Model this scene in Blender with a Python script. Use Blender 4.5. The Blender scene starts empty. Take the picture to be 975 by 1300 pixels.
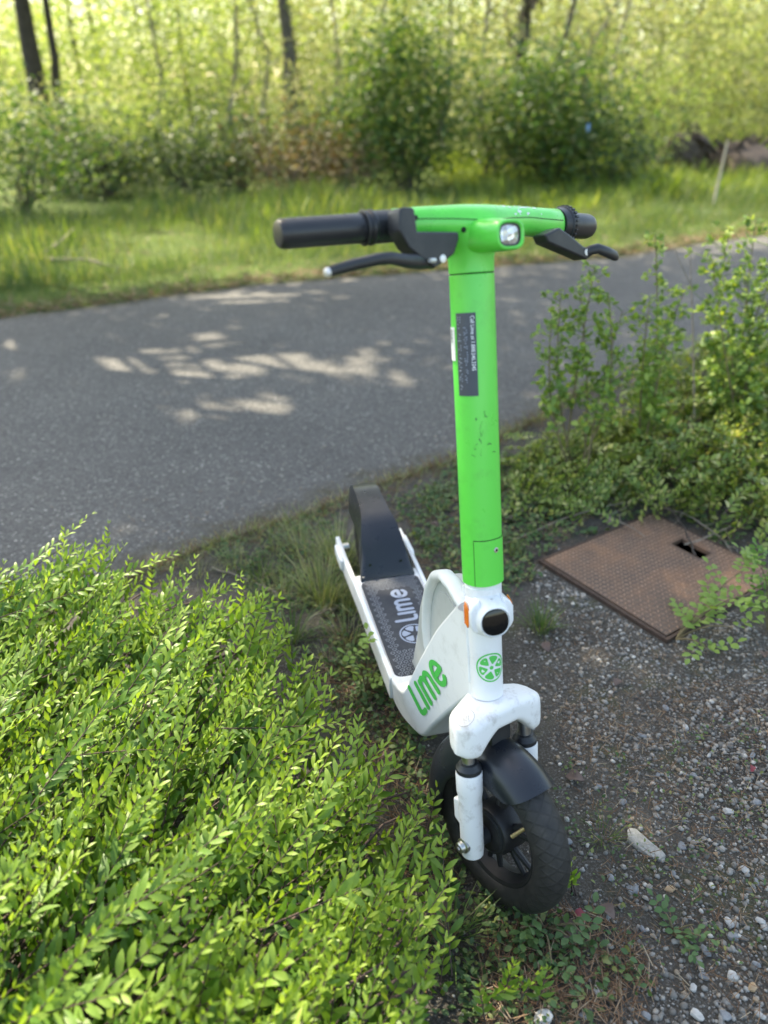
import bpy, math, random
import numpy as np
from mathutils import Vector, Matrix
from mathutils.bvhtree import BVHTree

random.seed(7); rng = np.random.default_rng(7)
sc = bpy.context.scene
COL = sc.collection
R = math.radians

# ------------------------------------------------------------------ camera
FPX, W0, H0 = 963.98, 975.0, 1300.0
CAM = np.array([0.0, 0.0, 1.21858])
FW = np.array([0.0, 0.87636371, -0.48164992])
RT = np.array([0.99984456, -0.00849203, -0.01545127])
UP = np.array([0.01763112, 0.48157505, 0.87622749])
cam_d = bpy.data.cameras.new('camera'); cam = bpy.data.objects.new('camera', cam_d); COL.objects.link(cam)
cam_d.sensor_fit = 'VERTICAL'; cam_d.sensor_height = 36.0; cam_d.sensor_width = 27.0
cam_d.lens = 36.0 * FPX / H0
cam_d.clip_start = 0.05; cam_d.clip_end = 600
cam_d.dof.use_dof = True; cam_d.dof.focus_distance = 1.36; cam_d.dof.aperture_fstop = 2.2
mw = Matrix.Identity(4)
for i in range(3):
    mw[i][0] = RT[i]; mw[i][1] = UP[i]; mw[i][2] = -FW[i]; mw[i][3] = CAM[i]
cam.matrix_world = mw
sc.camera = cam

# ------------------------------------------------------------------ world and sun
SUN_EL = R(50); SUN_AZ = np.array([-0.56, 0.83]); SUN_AZ /= np.linalg.norm(SUN_AZ)
SUN = np.array([SUN_AZ[0] * math.cos(SUN_EL), SUN_AZ[1] * math.cos(SUN_EL), math.sin(SUN_EL)])
world = bpy.data.worlds.new('World'); sc.world = world; world.use_nodes = True
wn = world.node_tree.nodes; wl = world.node_tree.links
sky = wn.new('ShaderNodeTexSky'); sky.sky_type = 'NISHITA'; sky.sun_disc = False
sky.sun_elevation = SUN_EL; sky.sun_rotation = math.atan2(SUN_AZ[0], SUN_AZ[1])
sky.dust_density = 2.0; sky.air_density = 1.0; sky.ozone_density = 1.0
wn['Background'].inputs['Strength'].default_value = 0.15
wl.new(sky.outputs[0], wn['Background'].inputs['Color'])
sun_d = bpy.data.lights.new('sun', 'SUN'); sun_d.energy = 3.6; sun_d.angle = R(0.53); sun_d.color = (1.0, 0.94, 0.84)
sun = bpy.data.objects.new('sun', sun_d); COL.objects.link(sun)
sun.rotation_euler = Vector(SUN).to_track_quat('Z', 'Y').to_euler()
sun.location = (0, 0, 30)
sc.view_settings.view_transform = 'Standard'; sc.view_settings.look = 'None'
sc.view_settings.gamma = 1.0; sc.view_settings.use_curve_mapping = False
sc.view_settings.exposure = 1.95
sc.view_settings.use_white_balance = True; sc.view_settings.white_balance_temperature = 7600; sc.view_settings.white_balance_tint = 6
sc.render.engine = 'CYCLES'
sc.cycles.use_denoising = True
sc.cycles.max_bounces = 8; sc.cycles.diffuse_bounces = 4; sc.cycles.glossy_bounces = 3
sc.cycles.transmission_bounces = 4; sc.cycles.transparent_max_bounces = 4
sc.cycles.sample_clamp_indirect = 6.0
sc.cycles.caustics_reflective = False; sc.cycles.caustics_refractive = False

# ------------------------------------------------------------------ helpers
def ray(x, y):
    return FW + RT * (x - W0 / 2) / FPX - UP * (y - H0 / 2) / FPX
def gp(x, y, z=0.0):
    "where the ray through a photograph pixel meets the height z"
    v = ray(x, y); return CAM + v * ((z - CAM[2]) / v[2])
def at_depth(x, y, Y):
    v = ray(x, y); return CAM + v * (Y / v[1])

def tag(o, label=None, cat=None, group=None, kind=None):
    if label: o['label'] = label
    if cat: o['category'] = cat
    if group: o['group'] = group
    if kind: o['kind'] = kind
    return o
def empty(name, loc=(0, 0, 0), rz=0.0, label=None, cat=None, group=None):
    o = bpy.data.objects.new(name, None); COL.objects.link(o)
    o.empty_display_size = 0.05
    o.location = tuple(float(c) for c in loc); o.rotation_euler = (0, 0, rz)
    return tag(o, label, cat, group)
def link(name, me, mat=None, parent=None):
    o = bpy.data.objects.new(name, me); COL.objects.link(o)
    if mat is not None and len(me.materials) == 0: me.materials.append(mat)
    if parent is not None: o.parent = parent
    return o
def tri_mesh(name, V, T, mat=None, attrs=None, smooth=False):
    me = bpy.data.meshes.new(name)
    V = np.asarray(V, np.float32); T = np.asarray(T, np.int32)
    me.vertices.add(len(V)); me.vertices.foreach_set('co', V.ravel())
    me.loops.add(T.size); me.loops.foreach_set('vertex_index', T.ravel())
    n = len(T); me.polygons.add(n)
    me.polygons.foreach_set('loop_start', np.arange(n, dtype=np.int32) * 3)
    try: me.polygons.foreach_set('loop_total', np.full(n, 3, np.int32))
    except Exception: pass
    me.update(calc_edges=True)
    if attrs:
        for k, a in attrs.items():
            at = me.attributes.new(k, 'FLOAT', 'POINT'); at.data.foreach_set('value', np.asarray(a, np.float32))
    if smooth: me.polygons.foreach_set('use_smooth', np.ones(n, bool))
    if mat: me.materials.append(mat)
    return me

class MB:
    def __init__(s): s.v = []; s.f = []
    def add(s, v, f):
        o = len(s.v); s.v += [tuple(float(c) for c in p) for p in v]; s.f += [tuple(i + o for i in q) for q in f]; return s
    def loft(s, rings, caps=True, closed=True):
        n = len(rings[0]); v = [p for r in rings for p in r]; f = []
        for a in range(len(rings) - 1):
            for i in range(n if closed else n - 1):
                j = (i + 1) % n; f.append((a * n + i, a * n + j, (a + 1) * n + j, (a + 1) * n + i))
        if caps:
            f.append(tuple(range(n))[::-1]); f.append(tuple((len(rings) - 1) * n + i for i in range(n)))
        return s.add(v, f)
    def tube(s, path, rad, n=10, caps=True, flat=1.0, ref=None):
        P = [np.array(p, float) for p in path]
        if not hasattr(rad, '__len__'): rad = [rad] * len(P)
        rings = []; prev = np.array(ref, float) if ref is not None else None
        for i, p in enumerate(P):
            t = P[min(i + 1, len(P) - 1)] - P[max(i - 1, 0)]; t /= (np.linalg.norm(t) + 1e-12)
            if prev is None: prev = np.array([0, 0, 1.0]) if abs(t[2]) < .9 else np.array([1.0, 0, 0])
            x = prev - t * (prev @ t); x /= np.linalg.norm(x); y = np.cross(t, x); prev = x
            rings.append([p + rad[i] * (x * math.cos(a) + flat * y * math.sin(a)) for a in np.linspace(0, 2 * math.pi, n, endpoint=False)])
        return s.loft(rings, caps)
    def lathe(s, org, axis, prof, n=32, xref=None, a0=0, a1=2 * math.pi, caps=False):
        org = np.array(org, float); ax = np.array(axis, float); ax /= np.linalg.norm(ax)
        x = np.array(xref, float) if xref is not None else (np.array([1, 0, 0.]) if abs(ax[0]) < .9 else np.array([0, 1., 0]))
        x = x - ax * (x @ ax); x /= np.linalg.norm(x); y = np.cross(ax, x)
        full = abs(a1 - a0 - 2 * math.pi) < 1e-6
        A = np.linspace(a0, a1, n, endpoint=not full)
        rings = [[org + ax * h + r * (x * math.cos(a) + y * math.sin(a)) for a in A] for r, h in prof]
        return s.loft(rings, caps=caps, closed=full)
    def box(s, c, hx, hy, hz):
        c, hx, hy, hz = (np.array(q, float) for q in (c, hx, hy, hz)); v = []
        for k in (-1, 1):
            for j in (-1, 1):
                for i in (-1, 1): v.append(c + hx * i + hy * j + hz * k)
        return s.add(v, [(0, 2, 3, 1), (4, 5, 7, 6), (0, 1, 5, 4), (2, 6, 7, 3), (0, 4, 6, 2), (1, 3, 7, 5)])
    def prism(s, poly, d):
        P = [np.array(p, float) for p in poly]; d = np.array(d, float); n = len(P)
        v = P + [p + d for p in P]
        return s.add(v, [tuple(range(n))[::-1], tuple(range(n, 2 * n))] + [(i, (i + 1) % n, n + (i + 1) % n, n + i) for i in range(n)])
    def build(s, name, mat, parent=None, smooth=True, angle=38, bevel=0, seg=2, subsurf=0):
        me = bpy.data.meshes.new(name); me.from_pydata(s.v, [], s.f)
        import bmesh
        bm = bmesh.new(); bm.from_mesh(me); bmesh.ops.recalc_face_normals(bm, faces=bm.faces); bm.to_mesh(me); bm.free()
        if smooth:
            me.polygons.foreach_set('use_smooth', np.ones(len(me.polygons), bool))
            if not subsurf: me.set_sharp_from_angle(angle=R(angle))
        me.update()
        o = link(name, me, mat, parent)
        if bevel:
            b = o.modifiers.new('bevel', 'BEVEL'); b.width = bevel; b.segments = seg; b.limit_method = 'ANGLE'; b.angle_limit = R(28)
            b.harden_normals = False
        if subsurf:
            m = o.modifiers.new('sub', 'SUBSURF'); m.levels = subsurf; m.render_levels = subsurf
        return o

# ------------------------------------------------------------------ materials
def mat_new(name):
    m = bpy.data.materials.new(name); m.use_nodes = True
    nt = m.node_tree; return m, nt.nodes, nt.links, nt.nodes['Principled BSDF']
def ramp(n, stops):
    r = n.new('ShaderNodeValToRGB'); e = r.color_ramp.elements
    while len(e) > 1: e.remove(e[-1])
    for i, (p, c) in enumerate(stops):
        k = e[0] if i == 0 else e.new(p)
        k.position = p; k.color = (c[0], c[1], c[2], 1)
    return r
def noise(n, l, scale, detail=4, rough=.55, coord='Object'):
    tc = n.new('ShaderNodeTexCoord'); t = n.new('ShaderNodeTexNoise')
    t.inputs['Scale'].default_value = scale; t.inputs['Detail'].default_value = detail; t.inputs['Roughness'].default_value = rough
    l.new(tc.outputs[coord], t.inputs['Vector']); return t
def mix(n, l, fac, a, b, mode='MIX'):
    m = n.new('ShaderNodeMix'); m.data_type = 'RGBA'; m.blend_type = mode
    for key, val in (('Factor', fac), ('A', a), ('B', b)):
        idx = {'Factor': 0, 'A': 6, 'B': 7}[key]
        if hasattr(val, 'links') or hasattr(val, 'is_linked'): l.new(val, m.inputs[idx])
        elif isinstance(val, (int, float)): m.inputs[idx].default_value = val
        else: m.inputs[idx].default_value = (*val, 1)
    return m.outputs[2]
def bump(n, l, b, height, strength, dist):
    k = n.new('ShaderNodeBump'); k.inputs['Strength'].default_value = strength; k.inputs['Distance'].default_value = dist
    l.new(height, k.inputs['Height']); l.new(k.outputs[0], b.inputs['Normal']); return k

def painted(name, col, rough=.35, dirt=(.25, .2, .15), amount=.25, coat=0.0, dscale=18, spec=.5, metallic=0, scratch=None):
    m, n, l, b = mat_new(name)
    t = noise(n, l, dscale, 8, .7); r = ramp(n, [(.52, (0, 0, 0)), (.78, (amount,) * 3)]); l.new(t.outputs[0], r.inputs[0])
    c = mix(n, l, r.outputs[0], col, dirt)
    if scratch:
        t2 = noise(n, l, 60, 10, .8); t2.inputs['Distortion'].default_value = 2.0
        r2 = ramp(n, [(.66, (0, 0, 0)), (.70, (.75,) * 3)]); l.new(t2.outputs[0], r2.inputs[0])
        t3 = noise(n, l, 5, 3); r3 = ramp(n, [(.50, (0, 0, 0)), (.62, (1, 1, 1))]); l.new(t3.outputs[0], r3.inputs[0])
        f = mix(n, l, 1.0, r2.outputs[0], r3.outputs[0], 'MULTIPLY')
        c = mix(n, l, f, c, scratch)
    l.new(c, b.inputs['Base Color'])
    t4 = noise(n, l, 40, 6); mr = n.new('ShaderNodeMapRange'); mr.inputs[3].default_value = max(.05, rough - .1); mr.inputs[4].default_value = min(1, rough + .18)
    l.new(t4.outputs[0], mr.inputs[0]); l.new(mr.outputs[0], b.inputs['Roughness'])
    b.inputs['Coat Weight'].default_value = coat; b.inputs['Coat Roughness'].default_value = .15
    b.inputs['Specular IOR Level'].default_value = spec; b.inputs['Metallic'].default_value = metallic
    return m
def plain(name, col, rough=.5, metallic=0, spec=.5):
    m, n, l, b = mat_new(name); b.inputs['Base Color'].default_value = (*col, 1); b.inputs['Roughness'].default_value = rough
    b.inputs['Metallic'].default_value = metallic; b.inputs['Specular IOR Level'].default_value = spec; return m
def leafmat(name, stops, rough=.42, trans=.38, tcol=None, age=None, spec=.4):
    "leaf colours vary from leaf to leaf; age mixes old and new growth along a shoot"
    m, n, l, b = mat_new(name)
    g = n.new('ShaderNodeNewGeometry'); r = ramp(n, stops); l.new(g.outputs['Random Per Island'], r.inputs[0])
    c = r.outputs[0]
    if age:
        a = n.new('ShaderNodeAttribute'); a.attribute_name = 'age'
        r2 = ramp(n, age); l.new(a.outputs['Fac'], r2.inputs[0])
        c = mix(n, l, .6, c, r2.outputs[0])
    l.new(c, b.inputs['Base Color']); b.inputs['Roughness'].default_value = rough; b.inputs['Specular IOR Level'].default_value = spec
    tr = n.new('ShaderNodeBsdfTranslucent'); tc = mix(n, l, 1.0, c, tcol or (1.25, 1.15, .45), 'MULTIPLY')
    l.new(tc, tr.inputs['Color'])
    ms = n.new('ShaderNodeMixShader'); ms.inputs[0].default_value = trans
    l.new(b.outputs[0], ms.inputs[1]); l.new(tr.outputs[0], ms.inputs[2])
    l.new(ms.outputs[0], n['Material Output'].inputs['Surface']); return m
def bark(name, a, b_, scale=9):
    m, n, l, b = mat_new(name); t = noise(n, l, scale, 8, .7); r = ramp(n, [(.3, a), (.7, b_)]); l.new(t.outputs[0], r.inputs[0])
    l.new(r.outputs[0], b.inputs['Base Color']); b.inputs['Roughness'].default_value = .9
    bump(n, l, b, t.outputs[0], .6, .02); return m

M = {}
M['green'] = painted('green_paint', (.105, .69, .08), .28, (.06, .22, .05), .30, coat=.25, scratch=(.05, .16, .05))
M['green_panel'] = M['green']
M['white'] = painted('white_paint', (.80, .80, .80), .36, (.34, .32, .28), .40, coat=.15, dscale=26)
M['white_dirty'] = painted('worn_white_paint', (.78, .77, .76), .42, (.26, .21, .16), .75, dscale=42)
M['grey_plastic'] = painted('grey_plastic', (.40, .42, .41), .45, (.25, .24, .22), .4)
M['handle_grey'] = painted('pale_grey_plastic', (.66, .68, .68), .38, (.35, .34, .32), .3)
M['black'] = painted('black_plastic', (.016, .018, .021), .38, (.07, .065, .06), .45)
M['fender'] = painted('fender_plastic', (.012, .015, .021), .27, (.05, .05, .05), .16)
M['grip'] = painted('grip_rubber', (.022, .023, .026), .34, (.05, .05, .05), .4)
M['dark'] = plain('seam_dark', (.01, .02, .01), .8)
M['scratch'] = plain('scratch_grey_green', (.05, .22, .05), .6)
M['steel'] = painted('steel', (.62, .61, .59), .28, (.22, .18, .14), .4, metallic=1)
M['wornmetal'] = painted('bare_metal', (.75, .74, .72), .42, (.4, .38, .36), .3, metallic=.6)
M['brass'] = plain('brass', (.62, .46, .24), .38, .8)
M['lens'] = plain('black_lens', (.004, .005, .006), .07)
M['amber'] = painted('amber_reflector', (.72, .19, .015), .2, (.3, .1, .02), .4, dscale=90)
M['mat'] = painted('deck_mat', (.016, .021, .032), .55, (.075, .075, .075), .4)
M['matline'] = plain('deck_mat_print', (.22, .235, .26), .6)
M['matlogo'] = plain('deck_mat_logo', (.30, .34, .42), .55)
M['limeprint'] = plain('lime_green_print', (.075, .53, .10), .4)
M['sticker'] = painted('label_dark', (.055, .065, .085), .4, (.15, .16, .18), .3)
M['stickertext'] = plain('label_text', (.75, .77, .8), .5)
M['stickerdim'] = plain('label_braille', (.20, .23, .27), .5)
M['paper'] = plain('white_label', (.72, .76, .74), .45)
M['ink'] = plain('label_ink', (.12, .14, .13), .6)
M['engrave'] = plain('emblem_line', (.36, .35, .33), .6)

def tyre_mat():
    m, n, l, b = mat_new('tyre_rubber')
    uv = n.new('ShaderNodeUVMap'); uv.uv_map = 'UVMap'
    hs = []
    for ang in (38, -38):
        mp = n.new('ShaderNodeMapping'); mp.inputs['Rotation'].default_value = (0, 0, R(ang)); l.new(uv.outputs[0], mp.inputs[0])
        w = n.new('ShaderNodeTexWave'); w.inputs['Scale'].default_value = 17; w.inputs['Distortion'].default_value = .25
        l.new(mp.outputs[0], w.inputs['Vector'])
        rr = ramp(n, [(.03, (0, 0, 0)), (.16, (1, 1, 1))]); l.new(w.outputs['Fac'], rr.inputs[0]); hs.append(rr.outputs[0])
    h = mix(n, l, 1.0, hs[0], hs[1], 'MULTIPLY')
    a = n.new('ShaderNodeAttribute'); a.attribute_name = 'tread'
    h = mix(n, l, a.outputs['Fac'], (1, 1, 1), h)
    t = noise(n, l, 50, 8, .7); r = ramp(n, [(.32, (.011, .011, .011)), (.6, (.028, .026, .024)), (.8, (.065, .060, .052))]); l.new(t.outputs[0], r.inputs[0])
    c = mix(n, l, a.outputs['Fac'], r.outputs[0], mix(n, l, 1.0, r.outputs[0], mix(n, l, h, (.74, .74, .74), (1, 1, 1)), 'MULTIPLY'))
    l.new(c, b.inputs['Base Color']); b.inputs['Roughness'].default_value = .62
    bump(n, l, b, h, .30, .002); return m
M['tyre'] = tyre_mat()
M['rim'] = painted('rim_plastic', (.013, .013, .014), .45, (.06, .055, .05), .5)

# leaf materials
M['hedge_leaf'] = leafmat('box_honeysuckle_leaf', [(0, (.052, .128, .022)), (.4, (.10, .215, .032)), (.8, (.19, .32, .050)), (1, (.36, .46, .12))],
                          rough=.46, trans=.42, tcol=(1.15, 1.15, .48), age=[(0, (.026, .070, .014)), (.5, (.10, .215, .030)), (1, (.36, .48, .07))], spec=.5)
M['hedge_stem'] = bark('purple_brown_twig', (.055, .035, .035), (.13, .09, .07), 60)
M['flower'] = leafmat('cream_bud', [(0, (.55, .52, .30)), (1, (.65, .62, .42))], trans=.3, tcol=(1, 1, .8))
M['bed_leaf'] = leafmat('bed_leaf', [(0, (.09, .15, .035)), (.45, (.17, .26, .055)), (.8, (.30, .37, .09)), (1, (.52, .51, .24))], trans=.34)
M['rose_leaf'] = leafmat('rose_leaf', [(0, (.11, .20, .05)), (.5, (.19, .31, .065)), (1, (.36, .46, .10))], trans=.38, rough=.5)
M['weed_leaf'] = leafmat('weed_leaf', [(0, (.05, .10, .035)), (.6, (.09, .165, .055)), (1, (.22, .24, .08))], trans=.3, rough=.5)
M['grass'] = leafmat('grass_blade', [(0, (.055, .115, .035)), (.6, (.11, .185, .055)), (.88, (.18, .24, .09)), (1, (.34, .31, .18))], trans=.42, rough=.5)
M['grass_sun'] = leafmat('sunlit_grass_blade', [(0, (.18, .28, .04)), (.6, (.28, .39, .06)), (1, (.40, .44, .14))], trans=.42, rough=.5)  # brighter copy of the grass, with sunshine put into its colour
M['wisp'] = leafmat('wispy_weed', [(0, (.17, .23, .09)), (.6, (.28, .34, .15)), (1, (.50, .47, .30))], trans=.35, rough=.6)
M['straw'] = leafmat('dry_straw', [(0, (.10, .055, .03)), (.5, (.20, .11, .06)), (.85, (.30, .20, .12)), (1, (.42, .34, .24))], trans=.15, rough=.8)
M['deadleaf'] = leafmat('dead_leaf', [(0, (.09, .06, .05)), (1, (.17, .12, .10))], trans=.2, rough=.7, tcol=(1, .8, .6))
M['redleaf'] = leafmat('red_leaf', [(0, (.20, .03, .04)), (1, (.30, .06, .07))], trans=.25, rough=.55, tcol=(1.2, .6, .5))
M['yellow_green'] = leafmat('spring_leaf', [(0, (.19, .28, .07)), (.45, (.34, .45, .12)), (.85, (.52, .59, .22)), (1, (.76, .76, .46))], trans=.54, tcol=(1.12, 1.1, .62), rough=.55)
M['mid_green'] = leafmat('bush_leaf', [(0, (.045, .105, .035)), (.5, (.085, .17, .05)), (1, (.19, .27, .09))], trans=.46, rough=.5)
M['olive'] = leafmat('olive_leaf', [(0, (.16, .20, .085)), (.5, (.29, .33, .14)), (1, (.54, .54, .32))], trans=.5, tcol=(1.1, 1.05, .65), rough=.6)
M['dark_green'] = leafmat('ivy_leaf', [(0, (.045, .09, .035)), (.6, (.075, .13, .05)), (1, (.15, .19, .08))], trans=.38, rough=.5)
M['brownish'] = leafmat('brown_thicket_leaf', [(0, (.12, .08, .05)), (.5, (.20, .15, .09)), (1, (.34, .28, .18))], trans=.3, rough=.7)
M['conifer'] = leafmat('conifer_needles', [(0, (.02, .05, .03)), (1, (.05, .09, .05))], trans=.2, rough=.6)
M['maple'] = leafmat('maple_leaf', [(0, (.08, .17, .03)), (1, (.18, .28, .05))], trans=.35, rough=.5)
M['bark'] = bark('grey_bark', (.045, .038, .032), (.16, .14, .12))
M['bark_dark'] = bark('dark_bark', (.022, .018, .015), (.075, .06, .05))
M['bark_pale'] = bark('pale_bark', (.16, .14, .11), (.34, .30, .25))
M['twig'] = bark('dry_twig', (.14, .11, .08), (.36, .31, .25), 50)
M['stemgreen'] = bark('green_brown_shoot', (.12, .09, .05), (.24, .20, .10), 60)
M['reed'] = bark('pale_wood', (.38, .33, .25), (.58, .52, .42), 20)
M['brush'] = bark('brush_pile_wood', (.035, .026, .02), (.13, .095, .075), 14)

def stone_mat():
    m, n, l, b = mat_new('pebble')
    g = n.new('ShaderNodeNewGeometry'); r = ramp(n, [(0, (.085, .078, .068)), (.3, (.155, .146, .132)), (.6, (.24, .23, .212)), (.82, (.36, .347, .322)), (.92, (.28, .21, .14)), (1, (.60, .58, .54))])
    l.new(g.outputs['Random Per Island'], r.inputs[0])
    t = noise(n, l, 160, 5, .7); c = mix(n, l, .35, r.outputs[0], mix(n, l, t.outputs[0], (.03, .03, .03), (.7, .69, .66)), 'OVERLAY')
    l.new(c, b.inputs['Base Color']); b.inputs['Roughness'].default_value = .75
    bump(n, l, b, t.outputs[0], .3, .002); return m
M['stone'] = stone_mat()
def rock(name, a, b_):
    m, n, l, b = mat_new(name); t = noise(n, l, 70, 8, .7); r = ramp(n, [(.3, a), (.72, b_)]); l.new(t.outputs[0], r.inputs[0])
    l.new(r.outputs[0], b.inputs['Base Color']); b.inputs['Roughness'].default_value = .85; bump(n, l, b, t.outputs[0], .5, .004); return m
M['slab'] = rock('pale_grey_stone', (.22, .21, .18), (.46, .44, .40))
M['pink_stone'] = rock('pinkish_stone', (.26, .17, .14), (.42, .31, .27))
M['white_stone'] = rock('white_stone', (.28, .275, .26), (.56, .55, .52))
M['grey_stone'] = rock('grey_stone', (.14, .15, .16), (.30, .31, .32))
M['tan_stone'] = rock('tan_stone', (.28, .19, .10), (.46, .34, .22))

def ground_mat():
    m, n, l, b = mat_new('soil')
    t1 = noise(n, l, 3.2, 8, .65); r1 = ramp(n, [(.3, (.034, .029, .024)), (.55, (.078, .069, .057)), (.78, (.135, .122, .102))]); l.new(t1.outputs[0], r1.inputs[0])
    t2 = noise(n, l, 210, 5, .75); r2 = ramp(n, [(.50, (0, 0, 0)), (.72, (1, 1, 1))]); l.new(t2.outputs[0], r2.inputs[0])
    c = mix(n, l, r2.outputs[0], r1.outputs[0], (.22, .213, .195))
    v = n.new('ShaderNodeTexVoronoi'); v.inputs['Scale'].default_value = 190; tc = n.new('ShaderNodeTexCoord'); l.new(tc.outputs['Object'], v.inputs['Vector'])
    rv = ramp(n, [(.0, (1, 1, 1)), (.12, (0, 0, 0))]); l.new(v.outputs['Color'], rv.inputs[0])
    c = mix(n, l, mix(n, l, .6, (0, 0, 0), rv.outputs[0]), c, (.32, .31, .29))
    t3 = noise(n, l, 5.5, 6, .7); r3 = ramp(n, [(.54, (0, 0, 0)), (.70, (.75,) * 3)]); l.new(t3.outputs[0], r3.inputs[0])
    c = mix(n, l, r3.outputs[0], c, (.075, .085, .030))     # moss film
    # far side of the trail: turf colour
    sp = n.new('ShaderNodeSeparateXYZ'); l.new(tc.outputs['Object'], sp.inputs[0])
    mt = n.new('ShaderNodeMath'); mt.operation = 'MULTIPLY_ADD'; l.new(sp.outputs[0], mt.inputs[0]); mt.inputs[1].default_value = -.43; l.new(sp.outputs[1], mt.inputs[2])
    mr = n.new('ShaderNodeMapRange'); mr.inputs[1].default_value = 5.0; mr.inputs[2].default_value = 6.4; l.new(mt.outputs[0], mr.inputs[0])
    t4 = noise(n, l, 1.3, 6); r4 = ramp(n, [(.35, (.06, .08, .025)), (.6, (.10, .15, .03)), (.8, (.17, .15, .08))]); l.new(t4.outputs[0], r4.inputs[0])
    c = mix(n, l, mr.outputs[0], c, r4.outputs[0])
    l.new(c, b.inputs['Base Color']); b.inputs['Roughness'].default_value = .95; b.inputs['Specular IOR Level'].default_value = .2
    bump(n, l, b, t2.outputs[0], .9, .006); return m
M['soil'] = ground_mat()
def asphalt_mat():
    m, n, l, b = mat_new('asphalt')
    tc = n.new('ShaderNodeTexCoord')
    v = n.new('ShaderNodeTexVoronoi'); v.inputs['Scale'].default_value = 150; l.new(tc.outputs['Object'], v.inputs['Vector'])
    sv = n.new('ShaderNodeSeparateColor'); l.new(v.outputs['Color'], sv.inputs[0])
    rv = ramp(n, [(0, (.064, .062, .060)), (.5, (.103, .100, .097)), (.88, (.128, .125, .120)), (.97, (.20, .195, .183)), (1, (.40, .39, .36))]); l.new(sv.outputs[0], rv.inputs[0])
    rd = ramp(n, [(.0, (1, 1, 1)), (.55, (.35,) * 3)]); l.new(v.outputs['Distance'], rd.inputs[0])
    t = noise(n, l, 1.1, 6, .6); r = ramp(n, [(.3, (.78,) * 3), (.7, (1.15, 1.14, 1.1))]); l.new(t.outputs[0], r.inputs[0])
    c = mix(n, l, 1.0, rv.outputs[0], r.outputs[0], 'MULTIPLY')
    t2 = noise(n, l, 26, 6, .7); r2 = ramp(n, [(.45, (0, 0, 0)), (.8, (.6,) * 3)]); l.new(t2.outputs[0], r2.inputs[0])
    c = mix(n, l, r2.outputs[0], c, (.12, .115, .105))
    a = n.new('ShaderNodeAttribute'); a.attribute_name = 'edge'           # moss and dirt that has crept over the edges
    t3 = noise(n, l, 9, 8, .75); ad = n.new('ShaderNodeMath'); ad.operation = 'ADD'; l.new(t3.outputs[0], ad.inputs[0]); l.new(a.outputs['Fac'], ad.inputs[1])
    r3 = ramp(n, [(.92, (0, 0, 0)), (1.0, (.9,) * 3)]);
    mr = n.new('ShaderNodeMapRange'); mr.inputs[1].default_value = .85; mr.inputs[2].default_value = 1.25; l.new(ad.outputs[0], mr.inputs[0])
    c = mix(n, l, mr.outputs[0], c, mix(n, l, t2.outputs[0], (.035, .027, .015), (.085, .075, .03)))
    l.new(c, b.inputs['Base Color']); b.inputs['Roughness'].default_value = .85; b.inputs['Specular IOR Level'].default_value = .3
    bump(n, l, b, rd.outputs[0], .55, .004); return m
M['asphalt'] = asphalt_mat()
def rust_mat():
    m, n, l, b = mat_new('rusty_steel')
    t = noise(n, l, 7, 9, .7); r = ramp(n, [(.3, (.042, .027, .022)), (.45, (.075, .044, .032)), (.58, (.17, .080, .040)), (.72, (.34, .155, .058))]); l.new(t.outputs[0], r.inputs[0])
    t2 = noise(n, l, 240, 4, .7); c = mix(n, l, .35, r.outputs[0], mix(n, l, t2.outputs[0], (.02, .015, .012), (.42, .30, .22)))
    l.new(c, b.inputs['Base Color']); b.inputs['Roughness'].default_value = .72; b.inputs['Metallic'].default_value = .15
    bump(n, l, b, t2.outputs[0], .4, .0015); return m
M['rust'] = rust_mat()
M['rust_worn'] = rock('worn_rust', (.20, .12, .08), (.46, .30, .20))
M['rust_dark'] = rock('dark_rust', (.03, .02, .016), (.10, .06, .04))
M['pit'] = plain('pit_dark', (.012, .009, .008), .9)
M['blue'] = plain('blue_plastic', (.20, .36, .68), .4)

# ================================================================== SETTING
NEAR = np.array([gp(*q)[:2] for q in ((-260, 900), (0, 790), (150, 742), (200, 722), (300, 688), (400, 656), (560, 598), (640, 557), (720, 505))])
NEAR = np.vstack([[-6, -1.2], NEAR, [1.35, 3.62], [2.6, 4.45], [7, 6.9], [14, 10.6]])
FAR = np.array([gp(*q)[:2] for q in ((0, 405), (200, 380), (330, 364), (480, 350), (700, 333), (900, 308))])
FAR = np.vstack([[-9, 1.2], [-4.6, 3.75], FAR, [6, 8.6], [13.5, 12.6]])
def resample(P, n):
    s = np.concatenate([[0], np.cumsum(np.linalg.norm(np.diff(P, axis=0), axis=1))]); t = np.linspace(0, s[-1], n)
    return np.stack([np.interp(t, s, P[:, i]) for i in range(2)], 1)
def smooth2(P, k):
    Q = P.copy()
    for _ in range(k): Q[1:-1] = (Q[:-2] + 2 * Q[1:-1] + Q[2:]) / 4
    return Q
def wob(s, seed, octs=((1.3, .05), (4.1, .025), (13, .012), (37, .006))):
    r = np.random.default_rng(seed); o = np.zeros_like(s)
    for f, a in octs: o += a * np.sin(s * f + r.uniform(0, 6.3)) * (1 + .5 * np.sin(s * f * .37 + r.uniform(0, 6.3)))
    return o
NS = 520
nearP = smooth2(resample(NEAR, NS), 40); farP = smooth2(resample(FAR, NS), 40)
sl = np.linspace(0, 18, NS)
nearP[:, 1] += wob(sl, 3); farP[:, 1] += wob(sl, 4)
def near_y(x): return np.interp(x, nearP[:, 0], nearP[:, 1])
def far_y(x): return np.interp(x, farP[:, 0], farP[:, 1])

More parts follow.
